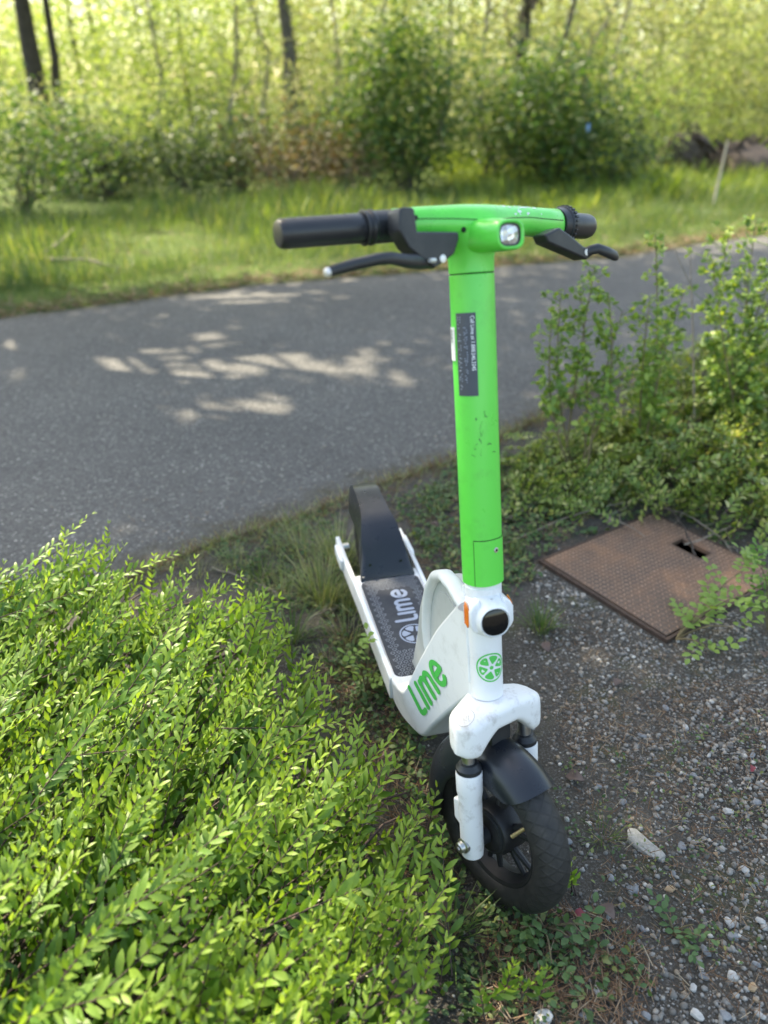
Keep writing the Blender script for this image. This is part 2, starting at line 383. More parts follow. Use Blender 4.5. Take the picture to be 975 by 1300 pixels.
def vnoise(x, y, seed=1):
    o = np.zeros_like(np.asarray(x, float)); r = np.random.default_rng(seed)
    for f, a in ((2.1, .5), (4.7, .3), (11, .18), (23, .1)):
        for _ in range(2):
            t = r.uniform(0, 6.28); o = o + a * .5 * np.sin(f * (x * math.cos(t) + y * math.sin(t)) + r.uniform(0, 6.28))
    return o
COVER = [gp(683, 713), gp(828, 652), gp(848, 815)]
cv_o = COVER[0]; cv_a = COVER[1] - COVER[0]; cv_b = COVER[2] - COVER[0]
cv_b = cv_b - cv_a * (cv_b @ cv_a) / (cv_a @ cv_a)
la, lb = np.linalg.norm(cv_a), np.linalg.norm(cv_b); ea, eb = cv_a / la, cv_b / lb
def cover_uv(x, y): dx = x - cv_o[0]; dy = y - cv_o[1]; return dx * ea[0] + dy * ea[1], dx * eb[0] + dy * eb[1]
def ground_z(x, y):
    x = np.asarray(x, float); y = np.asarray(y, float)
    z = .010 * vnoise(x, y, 5)
    inside = (y > near_y(x) + .03) & (y < far_y(x) - .03)
    edge = np.clip(np.minimum(np.abs(y - near_y(x)), np.abs(y - far_y(x))) / .12, 0, 1)
    z = np.where(inside, -.02, z * np.minimum(1, edge * .8 + .2))
    ca, cb = cover_uv(x, y)
    inc = (ca > -.06) & (ca < la + .06) & (cb > -.06) & (cb < lb + .06)
    z = np.where(inc, np.minimum(z, -.004), z)
    d = np.hypot(x - .18, y - .86); z = z * np.clip(d / .25, 0, 1)
    return z
def make_ground():
    def axis(a, b, step, ends):
        c = np.arange(a, b + 1e-6, step); lo = [a - v for v in ends[::-1]]; hi = [b + v for v in ends]
        return np.concatenate([lo, c, hi])
    ends = [.1, .25, .6, 1.2, 2.5, 5, 10, 20, 40, 80, 160, 300]
    X = axis(-2.2, 2.8, .03, ends); Y = axis(-.4, 4.2, .03, ends)
    gx, gy = np.meshgrid(X, Y); z = ground_z(gx, gy)
    V = np.stack([gx, gy, z], -1).reshape(-1, 3); nx = len(X); ny = len(Y)
    i = np.arange((ny - 1) * nx).reshape(ny - 1, nx)[:, :-1].ravel()
    T = np.concatenate([np.stack([i, i + 1, i + nx + 1], 1), np.stack([i, i + nx + 1, i + nx], 1)])
    o = link('ground', tri_mesh('ground', V, T, M['soil'], smooth=True)); tag(o, 'dark bare soil with moss and fine grit around the scooter', 'ground', kind='structure')
make_ground()
def make_path():
    k = 26; ts = np.linspace(0, 1, k)
    V = []; E = []
    for a in ts:
        p = nearP * (1 - a) + farP * a
        wdt = np.linalg.norm(farP - nearP, axis=1)
        V.append(np.stack([p[:, 0], p[:, 1], np.full(NS, .006) + .004 * math.sin(math.pi * a)], 1))
        e = np.minimum(a * wdt, (1 - a) * wdt); E.append(np.clip(.62 - e * 1.9, -.6, .62))
    V = np.concatenate(V); E = np.concatenate(E)
    i = np.arange((k - 1) * NS).reshape(k - 1, NS)[:, :-1].ravel()
    T = np.concatenate([np.stack([i, i + 1, i + NS + 1], 1), np.stack([i, i + NS + 1, i + NS], 1)])
    o = link('asphalt_path', tri_mesh('asphalt_path', V, T, M['asphalt'], {'edge': E}, smooth=True))
    tag(o, 'grey asphalt trail crossing behind the scooter with patches of sun', 'path', kind='structure')
make_path()
def is_path(x, y): return (y > near_y(x) - .02) & (y < far_y(x) + .02)

# ================================================================== SCOOTER
SM = np.array([[2.22618621e-01, 9.74895433e-01, -4.45460402e-03], [-9.74905611e-01, 2.22616297e-01, -1.01720391e-03], [0, 4.56926699e-03, 9.99989561e-01]])
SO = np.array([0.1786702, 0.86046924, -0.003])
WR, TR, OFF, RAKE, STEER = .1456, .0309, .0202, R(12.8596), R(22.245)
UB, RS = .953, .0300
_u = np.array([-math.sin(RAKE), 0, math.cos(RAKE)]); _f = np.array([math.cos(RAKE), 0, math.sin(RAKE)]); _l = np.array([0, 1.0, 0])
_S = np.array(Matrix.Rotation(STEER, 3, Vector(_u)))
A0 = np.array([0, 0, WR]) - OFF * _f
def HD(u, f, l): return A0 + u * _u + f * _f + l * _l               # fixed to the frame
def ST(u, f, l): return A0 + _S @ (u * _u + f * _f + l * _l)         # turns with the handlebar
SU, SF, SL = _S @ _u, _S @ _f, _S @ _l
scooter = empty('kick_scooter', label='green and white shared electric kick scooter parked on bare soil beside the path', cat='scooter')
mm = Matrix.Identity(4)
for i in range(3):
    for j in range(3): mm[i][j] = SM[i][j]
    mm[i][3] = SO[i]
scooter.matrix_world = mm
def to_body(p): return SM.T @ (np.asarray(p) - SO)
def part(mb, name, mat, parent=scooter, **k): return mb.build(name, M[mat] if isinstance(mat, str) else mat, parent, **k)
def bvh_of(o):
    dg = bpy.context.evaluated_depsgraph_get(); me = o.evaluated_get(dg).to_mesh()
    t = BVHTree.FromPolygons([tuple(v.co) for v in me.vertices], [tuple(p.vertices) for p in me.polygons]); return t
cam_b = to_body(CAM)
def pick(bvh, x, y):
    d = SM.T @ ray(x, y); d /= np.linalg.norm(d)
    h = bvh.ray_cast(Vector(cam_b), Vector(d))
    return (np.array(h[0]), np.array(h[1])) if h[0] is not None else (None, None)

# ---- lettering drawn with a round pen (flat print)
def arc(cx, cy, rx, ry, a0, a1, n=14): return [(cx + rx * math.cos(R(a)), cy + ry * math.sin(R(a))) for a in np.linspace(a0, a1, n)]
def word_lime():
    S = []
    S.append([(0, 1.5), (0, .9), (0, .28)] + arc(.28, .28, .28, .28, 180, 270, 6) + [(.46, 0)])
    S.append([(.82, 1.12), (.82, .5), (.82, 0)])
    x = 1.26
    S.append([(x, 0), (x, .5), (x, 1.0)])
    S.append([(x, .62)] + arc(x + .29, .70, .29, .32, 180, 0, 12) + [(x + .58, .3), (x + .58, 0)])
    S.append([(x + .58, .62)] + arc(x + .87, .70, .29, .32, 180, 0, 12) + [(x + 1.16, .3), (x + 1.16, 0)])
    e = x + 2.05
    S.append([(e - .40, .50), (e, .52), (e + .42, .54)] + arc(e, .50, .44, .50, 5, 318, 26))
    return S, e + .5
def ribbon2d(P, w, ncap=6, cols=5):
    P = np.array(P, float); n = len(P); v = []
    for i in range(n):
        t = P[min(i + 1, n - 1)] - P[max(i - 1, 0)]; t /= np.linalg.norm(t) + 1e-9; nn = np.array([-t[1], t[0]])
        v += [P[i] + nn * w / 2 * q for q in np.linspace(1, -1, cols)]
    f = [(i * cols + c, i * cols + c + 1, (i + 1) * cols + c + 1, (i + 1) * cols + c) for i in range(n - 1) for c in range(cols - 1)]
    for end, sgn in ((0, -1), (n - 1, 1)):
        t = P[1] - P[0] if end == 0 else P[-1] - P[-2]; t /= np.linalg.norm(t); t *= sgn; nn = np.array([-t[1], t[0]])
        b = len(v); v += [P[end] + w / 2 * (nn * math.cos(a) + t * math.sin(a)) for a in np.linspace(0, math.pi, ncap + 2)[1:-1]]
        row = list(range(end * cols, end * cols + cols)); row = row if sgn > 0 else row[::-1]
        f.append(tuple([row[0]] + list(range(b, b + ncap)) + [row[-1]] + row[1:-1][::-1]))
    return v, f
def print_strokes(strokes, w, fn):
    mb = MB()
    for k, s in enumerate(strokes):
        v, f = ribbon2d(s, w); mb.add([fn(p[0], p[1], k * .00012) for p in v], f)
    return mb
def slice_shapes(r):
    "a citrus slice: ring, six wedges, hub"
    ring = []; N = 48
    for i in range(N):
        a, b = 2 * math.pi * i / N, 2 * math.pi * (i + 1) / N
        ring.append([(r * math.cos(a), r * math.sin(a)), (r * math.cos(b), r * math.sin(b)), (.90 * r * math.cos(b), .90 * r * math.sin(b)), (.90 * r * math.cos(a), .90 * r * math.sin(a))])
    wed = []
    for k in range(6):
        c = R(60 * k + 17); pts = []
        for a, q in ((-.10, .26), (-.33, .42), (-.44, .70), (-.36, .79), (-.18, .82), (0, .825), (.18, .82), (.36, .79), (.44, .70), (.33, .42), (.10, .26)):
            pts.append((q * r * math.cos(c + a), q * r * math.sin(c + a)))
        wed.append(pts)
    hub = [[(.13 * r * math.cos(a), .13 * r * math.sin(a)) for a in np.linspace(0, 2 * math.pi, 14, endpoint=False)]]
    return ring, wed, hub
def print_polys(polys, fn, z=0.0):
    mb = MB()
    for p in polys: mb.add([fn(a, b, z) for a, b in p], [tuple(range(len(p)))])
    return mb

def disc(org, axis, r, h0, h1, n=24, rin=0.0, edge=.0008):
    mb = MB(); mb.lathe(org, axis, [(1e-5 + rin, h0), (r, h0), (r, h1 - edge), (r - edge, h1), (1e-5 + rin, h1)], n); return mb
def screw(parent, org, axis, r=.004, mat='steel'):
    o = part(disc(org, axis, r, -.001, .0012, 14), 'screw', mat, parent)
    ax = np.array(axis, float); x = np.cross(ax, [0.3, .9, .2]); x /= np.linalg.norm(x)
    b = MB(); hexp = [np.array(org) + ax * .0014 + r * .5 * (x * math.cos(a) + np.cross(ax, x) * math.sin(a)) for a in np.linspace(0, 6.283, 6, endpoint=False)]
    b.add(hexp, [tuple(range(6))]); part(b, 'socket', 'dark', parent if parent.parent and parent.parent.parent else parent, smooth=False)
    return o

# ---- stem
prof = [(RS - .001, .4338), (RS + .0004, .4348), (RS + .0004, .884), (RS - .0008, .8848)]
def stem_ring(u, rf, rl, n=40, p=2.25):
    out = []
    for a in np.linspace(0, 2 * math.pi, n, endpoint=False):
        c, s_ = math.cos(a), math.sin(a); k = (abs(c) ** p + abs(s_) ** p) ** (-1 / p); out.append(ST(u, rf * c * k, rl * s_ * k))
    return out
def on_stem(u, az, r=RS + .0006):
    c, s_ = math.cos(az), math.sin(az); k = (abs(c) ** 2.25 + abs(s_) ** 2.25) ** (-1 / 2.25); return ST(u, r * c * k, r * s_ * k)
mb = MB(); mb.loft([stem_ring(u, r, r) for r, u in ((RS - .001, .4338), (RS, .4346), (RS, .50), (RS, .60), (RS, .70), (RS, .80), (RS, .8838), (RS - .0008, .8846))])
stem = part(mb, 'stem', 'green')
part(MB().loft([stem_ring(u, RS - .0012, RS - .0012) for u in (.8840, .8868)]), 'stem_joint', 'dark', stem)
# access panel at the foot of the stem and its seams
def stem_patch(u0, u1, a0, a1, r, nu=3, na=14):
    mb = MB(); g = [[on_stem(u, a, r) for a in np.linspace(a0, a1, na)] for u in np.linspace(u0, u1, nu)]
    return mb.loft(g, caps=False, closed=False)
part(stem_patch(.4352, .5068, R(-62), R(60), RS + .0009, 3, 24), 'access_panel', 'green_panel', stem)
part(stem_patch(.5068, .5080, R(-64), R(60), RS + .0005, 2, 24), 'seam', 'dark', stem)
part(stem_patch(.4346, .5080, R(-64), R(-62.2), RS + .0005, 6, 2), 'seam', 'dark', stem)
screw(stem, on_stem(.490, R(2), RS + .001), SF, .0042)
# phone number label, reading downwards, with raised dots
lab = part(stem_patch(.7218, .8348, R(-91), R(-35), RS + .0009, 8, 12), 'phone_label', 'sticker', stem)
def flat_text(body, size):
    c = bpy.data.curves.new('t', 'FONT'); c.body = body; c.size = size; c.resolution_u = 3; c.offset = size * .012
    o = bpy.data.objects.new('t', c); COL.objects.link(o)
    dg = bpy.context.evaluated_depsgraph_get(); me = bpy.data.meshes.new_from_object(o.evaluated_get(dg))
    v = [tuple(p.co[:2]) for p in me.vertices]; f = [tuple(p.vertices) for p in me.polygons]
    bpy.data.objects.remove(o); bpy.data.meshes.remove(me); return v, f
v, f = flat_text('Call Lime at 1.888.546.3345', .0088)
xm = max(p[0] for p in v); k = .074 / xm
mb = MB(); mb.add([on_stem(.8310 - p[0] * k, R(-48) + (p[1] * k * 1.05) / RS, RS + .0014) for p in v], f)
part(mb, 'lettering', 'stickertext', stem, smooth=False)
mb = MB()
rr = random.Random(3)
for row, (az, c0, c1) in enumerate(((-84, .829, .726), (-80.5, .829, .726), (-77, .829, .726), (-66, .815, .74), (-62.5, .815, .74), (-59, .815, .74))):
    uu = c0
    while uu > c1:
        if rr.random() < .55:
            c = on_stem(uu, R(az), RS + .0010); n_ = on_stem(uu, R(az), RS + .002) - c; mb.lathe(c, n_, [(.0009, 0), (.0007, .0005), (1e-5, .0006)], 6)
        uu -= .0031 if rr.random() < .7 else .005
part(mb, 'raised_dots', 'matlogo', stem)
# white number label round the side of the stem
part(stem_patch(.770, .816, R(-128), R(-99), RS + .0009, 5, 6), 'number_label', 'paper', stem)
v, f = flat_text('8582', .011); xm = max(p[0] for p in v)
part(MB().add([on_stem(.8135 - p[0] * .019 / xm, R(-123) + p[1] * .9 / RS, RS + .0014) for p in v], f), 'lettering', 'ink', stem, smooth=False)

# ---- handlebar cover with headlight pod
mb = MB()
def sup(cu, cf, l, ru, rf, n=28, p=2.4):
    return [ST(cu + ru * math.sin(a) * (abs(math.cos(a)) ** p + abs(math.sin(a)) ** p) ** (-1 / p), cf + rf * math.cos(a) * (abs(math.cos(a)) ** p + abs(math.sin(a)) ** p) ** (-1 / p), l) for a in np.linspace(0, 2 * math.pi, n, endpoint=False)]
bar = [(-.124, .9515, -.012, .0178, .0175), (-.118, .952, -.011, .0188, .0188), (-.09, .9525, -.006, .0195, .0205), (-.05, .951, .000, .0218, .026), (-.025, .949, .003, .0245, .030), (0, .948, .004, .0255, .032),
       (.025, .949, .003, .0245, .030), (.05, .951, .000, .0218, .026), (.10, .9525, -.006, .0195, .0205), (.15, .950, -.012, .0205, .0200), (.180, .9485, -.016, .0215, .0205), (.184, .948, -.0165, .0195, .019)]
mb.loft([sup(cu, cf, l, ru, rf) for l, cu, cf, ru, rf in bar])
cover = part(mb, 'handlebar_cover', 'green')
# neck under the cover
mb = MB(); mb.loft([stem_ring(u, rf, rl) for u, rf, rl in ((.8862, RS - .0008, RS - .0008), (.887, RS, RS), (.905, RS + .0004, RS + .0004), (.918, RS + .003, RS + .004), (.930, RS + .006, RS + .014), (.944, RS + .004, RS + .026))])
part(mb, 'stem_neck', 'green')
# seam line along the cover
mb = MB(); pts = []
for l in np.linspace(-.116, .178, 30):
    L_ = [b[0] for b in bar]; cf = np.interp(l, L_, [b[2] for b in bar]); ru = np.interp(l, L_, [b[3] for b in bar]); rf = np.interp(l, L_, [b[4] for b in bar]); cu = np.interp(l, L_, [b[1] for b in bar])
    pts.append(ST(cu + .003, cf + rf * 1.0, l))
mb.tube(pts, .0006, 5); part(mb, 'seam', 'dark', cover)
for l, uu_ in ((-.10, .957), (.047, .940), (-.036, .940)):
    screw(cover, ST(uu_, np.interp(l, [b[0] for b in bar], [b[2] + b[4] for b in bar]) - .0005, l), SF, .0035, 'dark')
# pale flakes for scuffs and painted-on glare on the cover, dark scratches on the stem
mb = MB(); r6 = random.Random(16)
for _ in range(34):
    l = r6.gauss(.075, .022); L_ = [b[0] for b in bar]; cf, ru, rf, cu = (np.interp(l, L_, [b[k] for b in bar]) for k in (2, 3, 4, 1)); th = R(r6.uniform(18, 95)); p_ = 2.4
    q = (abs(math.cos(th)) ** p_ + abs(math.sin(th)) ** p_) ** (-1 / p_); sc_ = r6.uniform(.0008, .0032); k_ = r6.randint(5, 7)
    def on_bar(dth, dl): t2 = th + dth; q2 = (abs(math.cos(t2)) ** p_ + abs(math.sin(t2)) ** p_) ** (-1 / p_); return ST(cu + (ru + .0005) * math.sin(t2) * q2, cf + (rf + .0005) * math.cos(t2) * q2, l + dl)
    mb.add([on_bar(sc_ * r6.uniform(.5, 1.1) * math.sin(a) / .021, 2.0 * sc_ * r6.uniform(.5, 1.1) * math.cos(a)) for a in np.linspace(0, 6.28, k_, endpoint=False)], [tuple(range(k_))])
part(mb, 'scuff_and_glare_marks', 'paper', cover, smooth=False)
mb = MB(); zs = 0
for _ in range(13):
    u0 = r6.uniform(.635, .70); az = R(r6.uniform(-50, 0)); du = r6.uniform(-.012, .012); da = R(r6.uniform(-14, 14)); pts = [(u0 + du * t + r6.gauss(0, .0012), az + da * t + r6.gauss(0, .03)) for t in (0, .3, .6, 1)]; zs += .00003; w_ = r6.uniform(.0003, .0008)
    v = [on_stem(a + s_ * w_, b + s_ * .3 * w_ / RS, RS + .0008 + zs) for a, b in pts for s_ in (-1, 1)]; mb.add(v, [(2 * i, 2 * i + 1, 2 * i + 3, 2 * i + 2) for i in range(3)])
part(mb, 'scratches', 'scratch', stem, smooth=False)
# pod
def rr_ring(f, hu, hl, cu, n=32, p=3.2): return [ST(cu + hu * math.sin(a) * (abs(math.cos(a)) ** p + abs(math.sin(a)) ** p) ** (-1 / p), f, .001 + hl * math.cos(a) * (abs(math.cos(a)) ** p + abs(math.sin(a)) ** p) ** (-1 / p)) for a in np.linspace(0, 2 * math.pi, n, endpoint=False)]
mb = MB(); mb.loft([rr_ring(f, hu, hl, cu) for f, hu, hl, cu in ((0, .024, .030, .935), (.03, .022, .029, .932), (.055, .0205, .027, .930), (.072, .0195, .025, .929), (.0775, .018, .0235, .929), (.0782, .0160, .0212, .929), (.0765, .0142, .0190, .929), (.071, .0135, .018, .929))])
pod = part(mb, 'headlight_pod', 'green')
def lens_mat():
    m, n, l, b = mat_new('headlight_lens'); v = n.new('ShaderNodeTexVoronoi'); v.inputs['Scale'].default_value = 120
    tc = n.new('ShaderNodeTexCoord'); l.new(tc.outputs['Object'], v.inputs['Vector'])
    r = ramp(n, [(.2, (.55, .56, .55)), (.5, (.80, .80, .78)), (.8, (.42, .40, .38)), (1, (.9, .9, .88))]); l.new(v.outputs['Color'], r.inputs[0]); l.new(r.outputs[0], b.inputs['Base Color'])
    b.inputs['Roughness'].default_value = .12; b.inputs['Metallic'].default_value = .5; bump(n, l, b, v.outputs['Distance'], .4, .004); return m
M['headlens'] = lens_mat()
mb = MB(); mb.loft([rr_ring(f, hu, hl, .929) for f, hu, hl in ((.0710, .0134, .0179), (.0738, .0130, .0174), (.0752, .0100, .0140), (.0758, .004, .006))]); part(mb, 'headlight', 'headlens', pod)
mb = MB(); mb.loft([rr_ring(f, hu, hl, .929) for f, hu, hl in ((.0735, .0142, .0190), (.0760, .0138, .0184), (.0760, .0122, .0166), (.0725, .012, .0164))], caps=False); part(mb, 'headlight_bezel', 'black', pod)

# ---- grips, clamps, levers
def barpt(l): # centre line of the bare bar: swept a little backwards
    return ST(.9505 - .006 * max(0, abs(l) - .1) / .18, -.010 - .10 * max(0, abs(l) - .11), l)
def bar_part(name, prof, sgn, mat, n=28, parent=scooter):
    mb = MB(); rings = []
    for l, r in prof:
        c = barpt(sgn * l); d = barpt(sgn * (l + .004)) - barpt(sgn * (l - .004)); d /= np.linalg.norm(d)
        x = SU - d * (SU @ d); x /= np.linalg.norm(x); y = np.cross(d, x)
        rings.append([c + r * (x * math.cos(a) + y * math.sin(a)) for a in np.linspace(0, 2 * math.pi, n, endpoint=False)])
    mb.loft(rings); return part(mb, name, mat, parent)
g = bar_part('grip', [(.165, .0175), (.166, .0182), (.19, .0180), (.23, .0178), (.268, .0176), (.2745, .0170), (.2775, .0150), (.2785, .011)], -1, 'grip')
bar_part('grip_collar', [(.1215, .0190), (.1225, .0200), (.150, .0200), (.151, .0212), (.1535, .0218), (.1560, .0212), (.1575, .0195), (.160, .0195), (.1610, .0216), (.1635, .0216), (.1648, .0200)], -1, 'black')
g2 = bar_part('grip', [(.202, .0165), (.203, .0188), (.23, .0188), (.260, .0186), (.266, .0174), (.2690, .0150), (.2698, .010)], 1, 'grip')
ring = bar_part('bell_ring', [(.183, .0180), (.1835, .0230), (.196, .0250), (.197, .0268), (.2030, .0272), (.2045, .0255), (.2048, .017)], 1, 'black')
mb = MB()
for a in np.linspace(0, 2 * math.pi, 26, endpoint=False):
    c = barpt(.2035); d = barpt(.21) - barpt(.20); d /= np.linalg.norm(d); x = SU - d * (SU @ d); x /= np.linalg.norm(x); y = np.cross(d, x); q = x * math.cos(a) + y * math.sin(a); t = np.cross(d, q)
    mb.box(c + q * .0268, q * .0017, t * .0016, d * .0030)
part(mb, 'ring_knurl', 'black', ring)
# left-hand picture side (rider's right) lever: bracket, blade
def lever(s, dl, name='brake_lever'):
    pl = [(.9620, -.1468), (.9660, -.144), (.9662, -.128), (.9640, -.124), (.9380, -.1215), (.9364, -.0558), (.928, -.0550), (.9099, -.0640), (.897, -.0900), (.8940, -.0971), (.9195, -.1361), (.9398, -.1488)]
    mb = MB(); P = [ST(u, .020, s * (-l + dl)) for u, l in pl]
    f0 = [ST(u, .016, s * (-l + dl)) for u, l in pl]
    cu = sum(p[0] for p in pl) / len(pl); cl = sum(p[1] for p in pl) / len(pl)
    mb.prism(f0, SF * .026)
    br = part(mb, 'lever_bracket', 'black', bevel=.003, seg=3)
    path = [(.903, -.090, .030, .0095), (.9030, -.118, .036, .0098), (.9040, -.143, .046, .0088), (.9080, -.172, .052, .0076), (.9075, -.19, .052, .0072), (.9030, -.2225, .050, .0070), (.8985, -.247, .048, .0064), (.8960, -.2585, .047, .0056)]
    mb = MB(); mb.tube([ST(u, f, s * (-l + dl)) for u, l, f, r in path], [r for *_, r in path], 12, flat=.75, ref=SU)
    blade = part(mb, name, 'black', smooth=True)
    e = path[-1]; c = ST(e[0], e[2], s * (-e[1] + dl)); d = c - ST(path[-2][0], path[-2][2], s * (-path[-2][1] + dl)); d /= np.linalg.norm(d)
    part(MB().lathe(c - d * .0035, d, [(.0056, .001), (.0057, .003), (.0046, .0058), (.002, .0068), (1e-5, .007)], 14), 'worn_tip', 'wornmetal', blade)
    part(MB().lathe(ST(.905, .0415, s * (.0840 + dl)), SF, [(1e-5, .0), (.005, 0), (.005, .0015), (.002, .002), (1e-5, .002)], 14), 'pivot_bolt', 'wornmetal', br)
    part(MB().tube([ST(.9035, .0435, s * (.098 + dl)), ST(.9035, .0455, s * (.108 + dl))], [.0030, .0028], 8), 'wear_mark', 'wornmetal', blade)
    return br
lever(-1, 0.0)
def right_lever():
    pl = [(.9300, .098), (.9390, .128), (.9270, .152), (.9120, .178), (.9085, .200), (.8990, .198), (.8935, .184), (.9190, .104)]
    mb = MB(); mb.prism([ST(u, .018, l) for u, l in pl], SF * .026); br = part(mb, 'lever_bracket', 'black', bevel=.003, seg=3)
    path = [(.9010, .180, .036, .0060), (.9065, .190, .046, .0070), (.9080, .200, .050, .0075), (.9020, .220, .052, .0078), (.8965, .237, .051, .0075), (.8940, .243, .050, .005)]
    mb = MB(); mb.tube([ST(u, f, l) for u, l, f, r in path], [r for *_, r in path], 12, flat=.7, ref=SU); blade = part(mb, 'brake_lever', 'black')
    part(MB().lathe(ST(.904, .0440, .183), SF, [(1e-5, 0), (.0045, 0), (.0045, .0012), (1e-5, .0014)], 12), 'pivot_bolt', 'wornmetal', br)
right_lever()

# ---- head tube (does not turn) with lamp housing
hprof = [(.0245, .238), (.0262, .2395), (.0262, .33), (.0268, .40), (.0272, .4325), (.026, .4336)]
mb = MB(); mb.lathe(A0, _u, [(r, h) for r, h in hprof], 44, xref=_f, caps=True)
head = part(mb, 'head_tube', 'white')
part(MB().lathe(A0, _u, [(.0268, .4130), (.0285, .4150), (.0285, .4280), (.0268, .4300)], 40), 'collar', 'white', head)
# housing: ring boss facing forward with two side ears
def hring(f, ru, rl, cu, p=2.2, n=40): return [HD(cu + ru * math.sin(a) * (abs(math.cos(a)) ** p + abs(math.sin(a)) ** p) ** (-1 / p), f, rl * math.cos(a) * (abs(math.cos(a)) ** p + abs(math.sin(a)) ** p) ** (-1 / p)) for a in np.linspace(0, 2 * math.pi, n, endpoint=False)]
mb = MB(); mb.loft([hring(*q) for q in ((-.004, .034, .0300, .387, 2.8), (.012, .034, .0310, .387, 2.8), (.026, .033, .0305, .386, 2.6), (.036, .030, .0280, .3850, 2.3), (.044, .0262, .0258, .384), (.0495, .0245, .0242, .384), (.0510, .0230, .0228, .384), (.0495, .0215, .0213, .384))])
house = part(mb, 'lamp_housing', 'white')
part(MB().loft([hring(*q) for q in ((.0490, .0214, .0212, .384), (.0515, .0205, .0203, .384), (.0528, .015, .0148, .384), (.0533, .004, .004, .384))]), 'lamp_lens', 'lens', house)
screw(house, HD(.4130, .0345, .001), _f, .0038); screw(house, HD(.3555, .0355, -.001), _f, .0036)
for s in (-1, 1):
    ear = [(.408, .030), (.396, .040), (.372, .040), (.360, .031)]
    mb = MB(); mb.loft([[HD(u, f, s * (.018 + t)) for u, t in ((.418, 0), (.409, .012), (.400, .0165), (.376, .0165), (.367, .012), (.360, 0))] for f in (.000, .006, .032, .038)])
    part(mb, 'side_ear', 'white', house, bevel=.003, seg=3)
    pl = [(.4095, .012), (.4070, .022), (.4020, .0300), (.3770, .0290), (.3690, .0240), (.3725, .010)]
    mb = MB(); mb.prism([HD(u, f, s * .0335) for u, f in pl], _l * s * .0022)
    part(mb, 'amber_reflector', 'amber', house, bevel=.0012)
    mb = MB()
    for uu in np.linspace(.374, .402, 8): mb.box(HD(uu, .0190, s * .0359), _f * .0075, _u * .0010, _l * .0005)
    part(mb, 'reflector_ribs', 'amber', house)
# citrus slice on the head tube
def on_head(a, b, z): az = a / .0262; return A0 + _u * (.297 + b) + (.0265 + z) * (_f * math.cos(az) + _l * math.sin(az))
rg, wd_, hb = slice_shapes(.0248)
em = part(print_polys(rg, on_head), 'slice_emblem', 'limeprint', head, smooth=False)
part(print_polys(wd_ + hb, on_head, .0001), 'slice_wedges', 'limeprint', head, smooth=False)

# ---- fork
def crown():
    mb = MB(); rings = []
    for l in np.linspace(-1, 1, 25):
        t = abs(l); L = l * .0855
        k = math.sqrt(max(0, 1 - max(0, (t - .74) / .26) ** 2)) if t > .74 else 1.0
        k = max(k, .22)
        top = .2385 - .012 * t ** 2 - .002 * t - (1 - k) * .007
        bot = .2000 - .034 * min(1, max(0, (t - .25) / .42)) ** 1.3 + (1 - k) * .008
        fc = .008 + .012 * t; hf = (.043 - .014 * t) * k
        cu, hu = (top + bot) / 2, (top - bot) / 2
        rings.append([ST(cu + hu * math.sin(a) * (abs(math.cos(a)) ** 5 + abs(math.sin(a)) ** 5) ** (-1 / 5), fc + hf * math.cos(a) * (abs(math.cos(a)) ** 5 + abs(math.sin(a)) ** 5) ** (-1 / 5), L) for a in np.linspace(0, 2 * math.pi, 40, endpoint=False)])
    mb.loft(rings); return mb
cr = part(crown(), 'fork_crown', 'white_dirty', smooth=True, angle=60)
part(MB().lathe(A0, _u, [(.0225, .226), (.0225, .2392)], 32), 'bearing_ring', 'black', cr)
# emblem pressed into the crown
bv = bvh_of(cr); c, nrm = pick(bv, 591, 912)
if c is not None:
    ax = nrm / np.linalg.norm(nrm); ax = ax if ax @ (cam_b - c) > 0 else -ax; x = np.cross(ax, [0, 0, 1.0]); x /= np.linalg.norm(x); y = np.cross(ax, x)
    def on_cr(a, b, z):
        p0 = c + x * a + y * b; h = bv.ray_cast(Vector(p0 + ax * .02), Vector(-ax)); return (np.array(h[0]) if h[0] is not None else p0) + ax * (.0028 + z)
    circ = []
    for i in range(36):
        a, b = 2 * math.pi * i / 36, 2 * math.pi * (i + 1) / 36
        circ.append([(.0185 * math.cos(a), .0150 * math.sin(a)), (.0185 * math.cos(b), .0150 * math.sin(b)), (.0174 * math.cos(b), .0140 * math.sin(b)), (.0174 * math.cos(a), .0140 * math.sin(a))])
    part(print_polys(circ, on_cr), 'emblem_ring', 'engrave', cr, smooth=False)
    mb = MB(); r5 = random.Random(5)
    for b in (.0045, .001, -.0025, -.006):
        a = -.0105 + abs(b) * .5
        while a < .0095 - abs(b) * .5:
            w = r5.uniform(.0008, .0022); mb.add([on_cr(a, b, .0001), on_cr(a + w, b, .0001), on_cr(a + w, b + .0014, .0001), on_cr(a, b + .0014, .0001)], [(0, 1, 2, 3)]); a += w + .0008
    part(mb, 'emblem_print', 'engrave', cr, smooth=False)
LW = .0616
